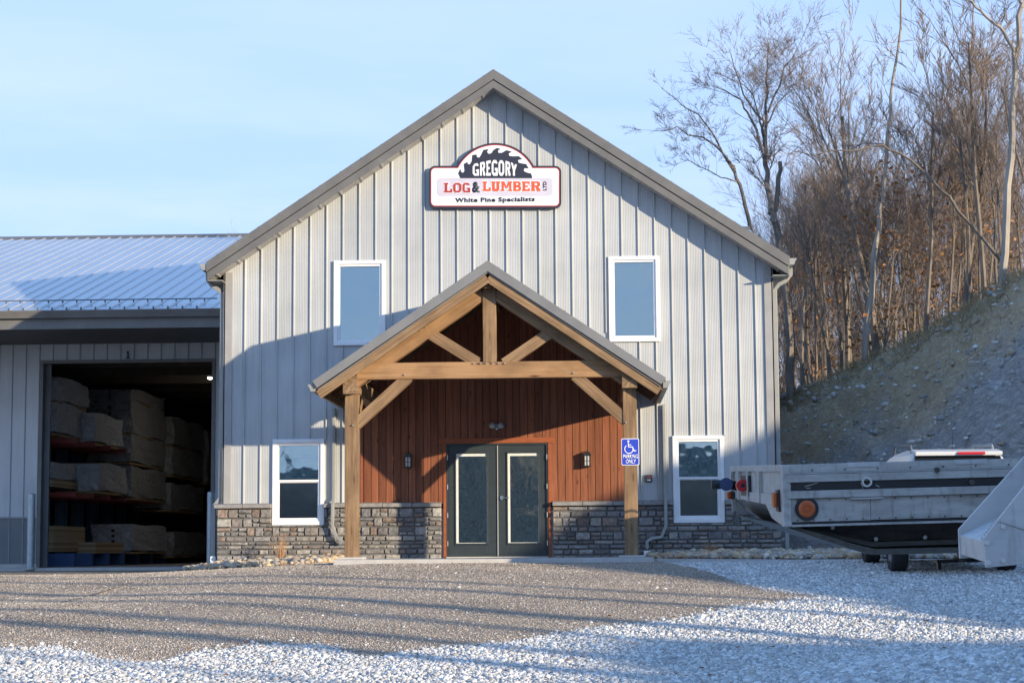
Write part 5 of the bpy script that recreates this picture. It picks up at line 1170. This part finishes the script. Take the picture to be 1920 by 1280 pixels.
# lamps
def ylamp(cx, cy, ro, ri, par):
    x = (cx-470)/U; z = ty(cy); g_ = MB().ring((x,0,z), ri*.94, ro, -.012, .012, 28); l = g_.build('side_lamp', BLACK, trl); k = MB(); k.tube([(x,.005,z), (x,-.014,z), (x,-.02,z)], [ri, ri, ri*.8], 28); k.build('lens', AMBER, l)
    k = MB().ring((x,0,z), ri*.35, ri*.45, -.0225, -.019, 20); k.build('lens_ring', mat('amber_dark', (.4,.07,.01), .3), l)
ylamp(597, 563, .061, .044, trl)
l = MB().box(-.026, -.013, .09, .19, ty(580), ty(445)).build('nose_lamp', BLACK, trl, bevel=.003); MB().box(-.05, -.027, .10, .17, ty(553), ty(460)).build('lens', AMBER, l, bevel=.008)
l = MB().box(-.02, -.013, 2.35, 2.5, -.22, -.16).build('nose_lamp', BLACK, trl, bevel=.003); MB().box(-.05, -.021, 2.38, 2.47, -.215, -.165).build('lens', AMBER, l, bevel=.008)
# ring and small fittings on the side
x = (962-470)/U; b = MB().ring((x,0,ty(410)), .017, .027, -.03, .0, 20); b.build('tie_ring', CHROME, trl)
for cx, cy in ((1390,350),(1597,430)):
    x = (cx-470)/U; MB().cyl((x,.0,ty(cy)), (x,-.02,ty(cy)), .014, 14).build('stud', ALUD, trl)
for cx, cy in ((860,505),(1495,490)):
    x = (cx-470)/U; MB().box(x, x+.17, -.022, .0, ty(cy+9), ty(cy-2)).build('stake_pocket', ALU, trl, bevel=.002)
for cx in (855, 1505): x = (cx-470)/U; MB().box(x, x+.165, -.004, .03, ty(318)+.0, ty(318)+.024).build('top_plate', ALUC, trl)
# scratches on the stripe
sc_ = MB()
for cx, cy, l_, a in ((590,428,.07,.25),(600,438,.02,.0),(632,418,.025,.3),(930,415,.03,-1.2),(1610,380,.04,-.3),(1660,385,.05,-.1),(1448,400,.006,1.2),(500,425,.006,0),(1020,430,.02,-.5)):
    x = (cx-470)/U; z = ty(cy); strip(sc_, [(x, z), (x+l_*math.cos(a), z+l_*math.sin(a))], .004, -.0035, -.0025)
sc_.build('scratches', ALU, trl)
rv = MB()
for i in range(30):
    x = .06+i*.085; rv.cyl((x, .004, ty(512)), (x, -.001, ty(512)), .0045, 6); rv.cyl((x, .004, ty(630)), (x, -.001, ty(630)), .0045, 6)
    if i % 2: rv.cyl((x, 0, ty(330)), (x, -.004, ty(330)), .005, 6)
rv.build('rivets', ALUD, trl)
MB().tube([(.02,.0,ty(649)), (.5,-.004,ty(650)), (1.,.0,ty(649))], .004, 5).build('wiring', BLACK, trl)
# glad hands
gx_ = MB(); gx_.tube([(.01,1.72,-.13), (-.03,1.72,-.12), (-.035,1.66,-.12)], [.03,.03,.03], 12); go = gx_.build('air_coupling', BLACK, trl, smooth=True); k = MB(); k.tube([(-.035,1.67,-.12), (-.035,1.615,-.12)], [.038,.038], 20); k.build('red_seal', REDL, go); MB().tube([(-.035,1.615,-.12), (-.035,1.608,-.12)], [.013,.013], 12).build('port', BLACK, go)
gx_ = MB(); gx_.tube([(.01,2.3,-.13), (-.06,2.3,-.115), (-.075,2.22,-.115)], [.03,.032,.035], 12); go = gx_.build('air_coupling', BLACK, trl, smooth=True); k = MB(); k.tube([(-.075,2.22,-.115), (-.08,2.14,-.115)], [.038,.042], 20); k.build('blue_body', BLUEL, go); MB().tube([(-.08,2.2,-.115), (-.15,2.2,-.115), (-.17,2.2,-.115)], [.026,.034,.03], 14).build('dark_plug', BLACK, go)
MB().box(-.006, .012, 1.56, 1.98, -.185, -.06).build('coupling_recess', BLACK, trl)
# running gear far to the right, out of frame
for x in (9.0, 10.4):
    for y in (.1, 2.2): w_ = MB().cyl((x, y, -2.15), (x, y+.28, -2.15), .6, 28).build('wheel', RUBBER, trl); MB().cyl((x, y-.01, -2.15), (x, y+.29, -2.15), .33, 20).build('rim', ALUC, w_)
MB().box(3.4, 11.5, .8, 1.0, -1.6, -.03).build('main_beam', ALUD, trl)
for y in (.5, 1.9): MB().box(3.2, 3.36, y, y+.16, -2.7, -.03).build('landing_leg', ALUD, trl)

# ------------------------------------------------------------------ aluminium side step, on an unseen truck body added to shade the trailer
YN = -30.5
def sq(cx, cy, Y): return at(1740+cx/4.572, 820+cy/4.572, Y)
tk = empty('step_with_added_truck', (5.6, -30.6, float(gz(5.6, -30.6)))); tag(tk, 'bare aluminium side step at the right edge, on an added unseen truck body', 'truck')
tloc = Vector(tk.location)
def K2(mb, name, m, par=None, **k):
    o = mb.build(name, m, None, **k); o.parent = par or tk
    if par is None: o.matrix_parent_inverse = Matrix.Translation(-tloc)
    return o
YN1 = -30.19
def plate(pts, Y, th, name):
    P2 = [sq(a_, c_, Y) for a_, c_ in pts]; return MB().prism([(p.x, p.z) for p in P2], Y, Y+th)
stp = K2(plate([(475,865),(500,1115),(823,1085),(1500,1020),(1500,-380),(823,420),(600,700)], YN, .012, 'n'), 'step_side_plate', ALUC, bevel=.002)
farp = K2(plate([(262,785),(272,1035),(400,1030),(1500,960),(1500,-640),(800,190)], YN1, .012, 'f'), 'step_side_plate', ALUC, bevel=.002)
A_, B_, C_, D_ = sq(470, 890, YN+.012), sq(497, 1068, YN+.012), sq(275, 835, YN1), sq(285, 1000, YN1)
K2(MB().add([A_, B_, D_, C_, A_+Vector((.012,0,0)), B_+Vector((.012,0,0)), D_+Vector((.012,0,0)), C_+Vector((.012,0,0))], [(0,1,2,3),(7,6,5,4),(0,4,5,1),(1,5,6,2),(2,6,7,3),(3,7,4,0)]), 'step_riser', ALUC)
for cx_, cy_ in ((505,900),(515,1070),(640,1050),(640,760)):
    q = sq(cx_, cy_, YN); K2(MB().cyl((q.x, YN, q.z), (q.x, YN-.006, q.z), .006, 8), 'bolt', CHROME, stp)
q0, q1 = sq(600, 715, YN), sq(860, 800, YN); K2(MB().tube([(q0.x, YN-.001, q0.z), (q1.x, YN-.001, q1.z)], .0022, 5), 'weld_bead', ALU, stp)
tt = .105; E_, F_ = A_+Vector((tt,0,.05)), C_+Vector((tt,0,.05))
td = MB().add([A_, C_, F_, E_, A_-Vector((0,0,.01)), C_-Vector((0,0,.01)), F_-Vector((0,0,.01)), E_-Vector((0,0,.01))], [(0,1,2,3),(7,6,5,4),(0,4,5,1),(1,5,6,2),(2,6,7,3),(3,7,4,0)]); tdo = K2(td, 'step_tread', ALUC)
tee = MB()
for i in range(9):
    q = E_.lerp(F_, (i+.5)/9); tee.box(q.x-.008, q.x+.008, q.y-.009, q.y+.009, q.z, q.z+.010)
    q = A_.lerp(F_, (i+.5)/9); tee.box(q.x-.006, q.x+.006, q.y-.005, q.y+.005, q.z, q.z+.006)
o = tee.build('grip_teeth', ALUC, None); o.parent = tdo
# added truck body, out of frame: carries the step and shades the trailer side
K2(MB().box(3.1, 8.8, -31.4, -29.7, -.55, -.15), 'added_chassis', BLACK, bevel=.02); K2(MB().box(3.25, 8.6, -31.5, -29.6, -.14, .85), 'added_utility_body', ALUC, bevel=.03)
K2(MB().prism([(6.6,.86),(8.6,.86),(8.4,1.25),(7.0,1.3)], -31.4, -29.7), 'added_cab', CARW, bevel=.04)
for x in (4.4, 7.8):
    for y in (-31.45, -29.9): w_ = K2(MB().cyl((x, y, -.93), (x, y+.28, -.93), .44, 26), 'wheel', RUBBER); r2 = MB().cyl((x, y-.01, -.93), (x, y+.29, -.93), .25, 20).build('rim', ALUC, None); r2.parent = w_

# ------------------------------------------------------------------ trees
def grow(seed, height, r0, levels=5, spread=.5, first=.35, twig_r=.006, dens=1., lean=0.):
    rnd = random.Random(seed); trunk, tw = MB(), MB()
    def seg(p, d, L_, r_, lev):
        n_ = 4 if lev < 2 else 3; pts = [p.copy()]; rs = [r_]; q = p.copy(); dd_ = d.copy(); wob = .07 if lev == 0 else .18
        for i in range(n_):
            dd_ = (dd_+Vector((rnd.gauss(0,wob), rnd.gauss(0,wob), rnd.gauss(0,wob*.5)+(.06 if lev else .03)))).normalized(); q = q+dd_*L_/n_; pts.append(q.copy()); rs.append(max(twig_r*.6, r_*(1-.62*(i+1)/n_)))
        (trunk if lev < 2 else tw).tube(pts, rs, 6 if lev == 0 else 4 if lev < 3 else 3, False)
        if lev >= levels: return
        nb = {0: int(9*dens), 1: int(6*dens), 2: 5, 3: 4}.get(lev, 3)
        for k in range(nb):
            t = rnd.uniform(first if lev == 0 else .25, 1.); i = min(n_-1, int(t*n_)); f = t*n_-i; c = pts[i].lerp(pts[i+1], f); rr = lerp(rs[i], rs[i+1], f)
            ax_ = (pts[i+1]-pts[i]).normalized(); a = rnd.uniform(0, 6.283); side = ax_.orthogonal().normalized(); side = Matrix.Rotation(a, 3, ax_) @ side
            sp_ = spread*rnd.uniform(.6, 1.5)*(1-.3*t if lev == 0 else 1); nd_ = (ax_*1+side*sp_*1.1+Vector((0,0,.12))).normalized()
            seg(c, nd_, L_*rnd.uniform(.34, .6)*(1.15-.5*t if lev == 0 else 1), max(twig_r, rr*rnd.uniform(.38, .6)), lev+1)
    seg(Vector((0,0,-.4)), Vector((lean,0,1)).normalized(), height*.92, r0, 0)
    return trunk.mesh('trunk', recalc=False), tw.mesh('crown', recalc=False)
def leafpatch(seed, n, h0, h1, rad_, s=(.04,.09)):
    rnd = random.Random(seed); b = MB()
    cl = [(rnd.gauss(0, rad_), rnd.gauss(0, rad_), rnd.uniform(h0, h1)) for _ in range(max(3, n//25))]
    for _ in range(n):
        c = rnd.choice(cl); x, y, z = c[0]+rnd.gauss(0,.3), c[1]+rnd.gauss(0,.3), c[2]+rnd.gauss(0,.3); a = rnd.uniform(0,6.28); t = rnd.uniform(-1,1); l = rnd.uniform(*s)
        u = Vector((math.cos(a), math.sin(a), t)).normalized()*l; v = u.orthogonal().normalized()*l*.6; p = Vector((x,y,z)); b.add([p-u, p+v, p+u, p-v], [(0,1,2,3)])
    return b.mesh('leaves', recalc=False)
protos = []
specs = [(1,15,.17,.48,.45),(2,17,.20,.42,.55),(3,13,.13,.5,.42),(4,16,.16,.36,.55),(5,18,.23,.5,.5),(6,12,.11,.42,.5),(7,14,.15,.55,.4),(8,16,.18,.38,.55),(9,11,.10,.5,.42),(10,15,.16,.45,.5)]
for sd, h, r0, spd, fst in specs:
    t_, c_ = grow(sd, h, r0, 5 if sd in (1, 4) else 4, spd, fst, .006, .95); t_.materials.append(BARK); c_.materials.append(TWIG); protos.append((t_, c_, max(v.co.z for v in c_.vertices)/1.16))
sapl = []
for sd in range(3):
    t_, c_ = grow(40+sd, 5.5, .035, 4, .5, .12, .005, 1.2); t_.materials.append(BARK); c_.materials.append(TWIG); sapl.append((t_, c_, 5.5))
LV = [leafpatch(90+i, 260, .8, 5.0, 1.0) for i in range(2)]
for l in LV: l.materials.append(mat('russet_leaf', rough=.8, spec=.15, build=noisy((.28,.12,.05), (.42,.24,.11), 3, 2)))
LV2 = leafpatch(99, 700, 8.5, 14.5, .9, (.05,.12)); LV2.materials.append(mat('ochre_leaf', rough=.8, spec=.15, build=noisy((.30,.21,.07), (.44,.33,.13), 3, 2)))
descr = ['slim', 'tall', 'forked', 'crooked', 'dark', 'pale', 'bushy', 'spindly']
def hill_z(x, y):
    """height of plateau behind the crest near x,y (nearest hill vertex)"""
    return float(HVf[np.argmin((HVf[:,0]-x)**2+(HVf[:,1]-y)**2), 2])
HVf = HV.reshape(-1, 3)
WOOD = 'bare trees of the wood on the hill'
def plant(proto, x, y, z, sc, rz, label, group, name='bare_tree', leaf=None, tilt=0.):
    r_ = empty(name, (x, y, z), (tilt, random.uniform(-.04, .04), rz)); r_.scale = (sc, sc, sc*random.uniform(.92, 1.1)); link('trunk', proto[0], None, r_); link('crown', proto[1], None, r_)
    if leaf is not None: link('leaves', leaf, None, r_)
    tag(r_, label, 'tree', group); return r_
def pxz(px, d): k = (px-1112)/FPX; return CAM.x+k*d, d-35
rt = random.Random(5); cnt = 0
for i in range(88):
    px = rt.uniform(1445, 1990); d = rt.uniform(0, 1)
    dc = np.interp(px, [1440,1452,1700,1920,2000], [63,62,55,50,49]); d = dc+1.5+34*d**1.3
    x, y = pxz(px, d); z = hill_z(x, y); leaf = None
    ytop = float(np.interp(px, [1440,1500,1600,1700,1760,1850,1950], [370,300,235,215,215,130,60]))+rt.uniform(-20, 1)*1+rt.random()**1.3*230
    pr = protos[rt.randrange(10)]; zt = CAM.z+(1027-ytop)/FPX*d; sc = max(.35, min(1.3, (zt-z)/(pr[2]*1.16)))
    plant(pr, x, y, z, sc, rt.uniform(0, 6.28), 'leafless tree among many in the wood on the hill', WOOD)
for i in range(56):
    px = rt.uniform(1440, 1980); dc = np.interp(px, [1440,1452,1700,1920,2000], [63,62,55,50,49]); d = dc+1+30*rt.random(); x, y = pxz(px, d)
    lf = rt.random() < .42
    plant(sapl[rt.randrange(3)], x, y, hill_z(x, y), rt.uniform(.7, 1.3), rt.uniform(0, 6.28), 'thin sapling keeping russet leaves under the hill wood' if lf else 'thin leafless sapling under the hill wood', 'russet saplings under the hill wood' if lf else 'bare saplings under the hill wood', 'sapling', LV[i % 2] if lf else None)
# tree with lingering ochre leaves
x, y = pxz(1590, 66); plant(protos[4], x, y, hill_z(x, y), 0.52, 1., 'tall tree with lingering yellow brown leaves left of the leaning snag', WOOD, leaf=LV2)
# trees left, seen over the right slope of the roof
for px, d, sc, lab in ((1330, 78, .42, 'small bare tree just above the right roof slope'), (1390, 72, .48, 'bare tree rising behind the roof near the big forked tree'), (1290, 88, .40, 'faint bare tree lowest behind the right roof slope'), (1500, 75, .5, 'bare tree close right of the big forked tree')):
    x, y = pxz(px, d); plant(protos[rt.randrange(10)], x, y, 3.6, sc, rt.uniform(0,6), lab, WOOD)
x, y = pxz(452, 130); plant(protos[2], x, y, 9.9, .7, 2., 'far bare tree top peeking over the warehouse ridge', WOOD)

def drawn_tree(d, limbs, label, m=BARK, twigs=40, seed=3, group=WOOD, name='bare_tree', twl=(1.0,2.4), tm=None, zbase=None):
    """limbs: list of (pixel polyline, start width px, end width px); the tree stands at distance d with real depth spread"""
    rnd = random.Random(seed); tr_, tw = MB(), MB(); s = FPX/d; base = at(*limbs[0][0][0], d-35); ld = []
    for pts, w0, w1 in limbs:
        yo = 0 if pts is limbs[0][0] else rnd.uniform(-2.2, 2.2); P3 = []
        dense = []
        for i in range(len(pts)-1):
            for k in range(3): dense.append((lerp(pts[i][0], pts[i+1][0], k/3)+rnd.uniform(-3,3), lerp(pts[i][1], pts[i+1][1], k/3)+rnd.uniform(-4,4)))
        dense.append(pts[-1])
        for i, (a_, c_) in enumerate(dense): P3.append(at(a_, c_, d-35+yo*i/len(dense)))
        rs = [lerp(w0, w1, i/(len(P3)-1))/2/s for i in range(len(P3))]; tr_.tube(P3, rs, 7, True); ld.append((P3, rs))
    def tg(p, d_, L_, r_, lev):
        pts = [p]; q = p; 
        for i in range(3): d_ = (d_+Vector((rnd.gauss(0,.16), rnd.gauss(0,.16), rnd.gauss(0,.1)+.05))).normalized(); q = q+d_*L_/3; pts.append(q)
        tw.tube(pts, [r_, r_*.8, r_*.6, r_*.4], 3, False)
        if lev < 3:
            for k in range(4):
                t = rnd.randint(1, 3); side = Vector((rnd.gauss(0,1), rnd.gauss(0,1), rnd.gauss(0,.7))).normalized(); tg(pts[t], (d_+side*.7).normalized(), L_*rnd.uniform(.4,.65), max(.0045, r_*.62), lev+1)
    for P3, rs in ld[1 if len(ld) > 1 else 0:]:
        for _ in range(twigs):
            t = rnd.uniform(.25, 1)*(len(P3)-1); i = min(int(t), len(P3)-2); p = P3[i].lerp(P3[i+1], t-i); ax_ = (P3[i+1]-P3[i]).normalized(); side = Vector((rnd.gauss(0,1), rnd.gauss(0,1), rnd.gauss(0,.6)+.2)).normalized()
            tg(p, (ax_+side*.9).normalized(), rnd.uniform(*twl)*(1.2-.5*t/len(P3)), max(.007, rs[i]*.26), 0 if twigs > 8 else 1)
    r_ = empty(name, base)
    a_ = tr_.build('trunk', m, r_, recalc=False); b2_ = tw.build('crown', tm or TWIG, r_, recalc=False)
    for o in (a_, b2_): o.matrix_parent_inverse = Matrix.Translation(-base)
    tag(r_, label, 'tree', group); return r_
drawn_tree(60, [([(1486,800),(1480,640),(1468,480),(1452,420),(1448,390)], 17, 12), ([(1448,400),(1440,340),(1434,290)], 12, 9), ([(1434,290),(1437,200),(1440,130),(1438,72)], 7, 1.5), ([(1432,285),(1410,225),(1390,190),(1345,165)], 6, 1.5), ([(1434,285),(1430,225),(1395,180),(1370,100)], 6, 1.5), ([(1438,240),(1460,190),(1500,165)], 4, 1.), ([(1436,260),(1415,180),(1380,150)], 4, 1), ([(1440,215),(1470,130),(1490,110)], 4, 1)], 'big forked bare tree with high spreading crown right of the roof', twigs=12, seed=4, group=None, twl=(.7,1.6))
drawn_tree(59, [([(1452,420),(1452,390),(1461,340),(1462,303)], 11, 8)], 'broken off bare limb stub beside the big forked tree', twigs=1, seed=4, group=None, name='broken_trunk')
drawn_tree(63, [([(1452,760),(1445,640),(1408,420),(1395,370),(1375,310)], 10, 6), ([(1375,315),(1340,270),(1270,240),(1228,245)], 4.5, 1), ([(1378,320),(1345,265),(1310,215),(1240,165)], 5, 1), ([(1385,345),(1350,330),(1290,300)], 3, 1)], 'bare tree leaning left over the roof with long low limbs', twigs=10, seed=8, group=None, twl=(.5,1.2))
drawn_tree(56, [([(1621,676),(1632,560),(1645,440),(1652,380)], 13, 9), ([(1652,390),(1665,250),(1676,150),(1692,0),(1693,-30)], 8, 3), ([(1684,70),(1660,90)], 2, 1), ([(1683,90),(1650,100)], 2, .8), ([(1680,105),(1652,112)], 2, .8)], 'tall pale barkless snag leaning right in the middle of the wood', m=BARKL, twigs=2, seed=9, group=None, name='dead_tree', twl=(.3,.7))
drawn_tree(50.5, [([(1877,545),(1885,440),(1893,300),(1900,170),(1908,80),(1914,10),(1915,-20)], 16, 8), ([(1904,110),(1885,60),(1850,30),(1822,2)], 8, 4), ([(1880,38),(1884,15)], 3, 1.5)], 'thick dead trunk with peeling pale base at the right edge', m=BARKL, twigs=5, seed=10, group=None, name='dead_tree', twl=(.6,1.4))
drawn_tree(52, [([(1900,560),(1880,490),(1800,395),(1740,330),(1690,290),(1655,272)], 8, 4), ([(1655,272),(1590,280),(1530,290),(1470,275)], 4, 1.), ([(1660,272),(1620,268),(1590,285)], 3, 1)], 'long limb arching left between the trunks', twigs=9, seed=11, group=None, name='leaning_tree', twl=(.6,1.5))
for px, top, wpx, lab in ((1508,830,9,'straight grey trunk nearest the corner of the building'), (1650,30,15,'stout brown trunk just right of the pale snag'), (1735,35,9,'slender twin trunk left of the crest scarp'), (1808,40,10,'pale straight trunk on the crest scarp'), (1850,40,10,'dark straight trunk left of the thick dead trunk')):
    d = float(np.interp(px, [1440,1700,1920], [64,57,52.])); x, y = pxz(px, d); z = hill_z(x, y); g_ = grow(px, {1508:7,1650:9,1735:7.5,1808:8,1850:9}[px], wpx/2/(FPX/d)*1.15, 4, .4, .45, .008, 1.1); g_[0].materials.append(BARK); g_[1].materials.append(TWIG); plant((g_[0], g_[1]), x, y, z, 1., 0, lab, None)
# fallen log at the foot of the wood
a_ = at(1452, 750, 26.0); b2 = at(1540, 716, 24.5); fo = MB(); fo.tube([a_-Vector((.8,0,.1)), a_, a_.lerp(b2, .5)+Vector((0,0,.02)), b2], [.1,.1,.085,.06], 8); tag(fo.build('fallen_log', BARKL, recalc=False), 'grey fallen log lying along the bank top by the building corner', 'log')

# trees on the crest to the right of the frame: their trunks throw the long bands over the yard
for i, (c, r0, xx) in enumerate(((-8.9,.11,31.),(-10.5,.15,32.),(-12.9,.2,31.),(-14.6,.13,33.),(-16.0,.16,32.),(-17.3,.2,31.),(-19.5,.09,33.),(-21.2,.10,32.),(7.5,.10,31.),(12.,.12,32.))):
    g_ = grow(300+i, 17, r0, 3, .4, .62, .01, .8); g_[0].materials.append(BARK); g_[1].materials.append(TWIG)
    y = c-.75*xx; plant((g_[0], g_[1]), xx, y, hill_z(xx, y)-.2, 1., 0, 'bare tree on the bank right of the picture', 'bare trees on the bank right of the picture')
# wood behind the photographer (seen in the window reflections)
MBk = MB(); N_ = 40
bk = np.array([[(x, y, -1.5+(0 if j == 0 else (7.0 if j == 1 else 8.8))+.8*float(vnoise(x, j*9, 9, 2))*(j > 0)+3.2*math.exp(-((x+5)/5.5)**2)*(j > 0)) for j, y in enumerate((-66, -84, -150))] for x in np.linspace(-90, 26, N_)])
I = np.arange(N_*3).reshape(N_, 3); Fq = np.stack([I[:-1,:-1], I[:-1,1:], I[1:,1:], I[1:,:-1]], -1).reshape(-1, 4)
tag(link('wooded_bank', npmesh('bank', bk.reshape(-1,3), Fq, smooth=True), mat('dry_leafy_bank', rough=.95, spec=.1, build=noisy((.06,.055,.045), (.55,.50,.42), 2.2, 12, bs=.5, bd=.2))), kind='structure')
for i in range(60):
    x = rt.uniform(-60, 24); y = rt.uniform(-95, -80); plant(protos[rt.randrange(10)], x, y, 4.6, rt.uniform(.28, .46), rt.uniform(0,6), 'bare tree of the wood opposite the entrance', 'bare trees opposite the entrance')
print('objects', len(bpy.data.objects))
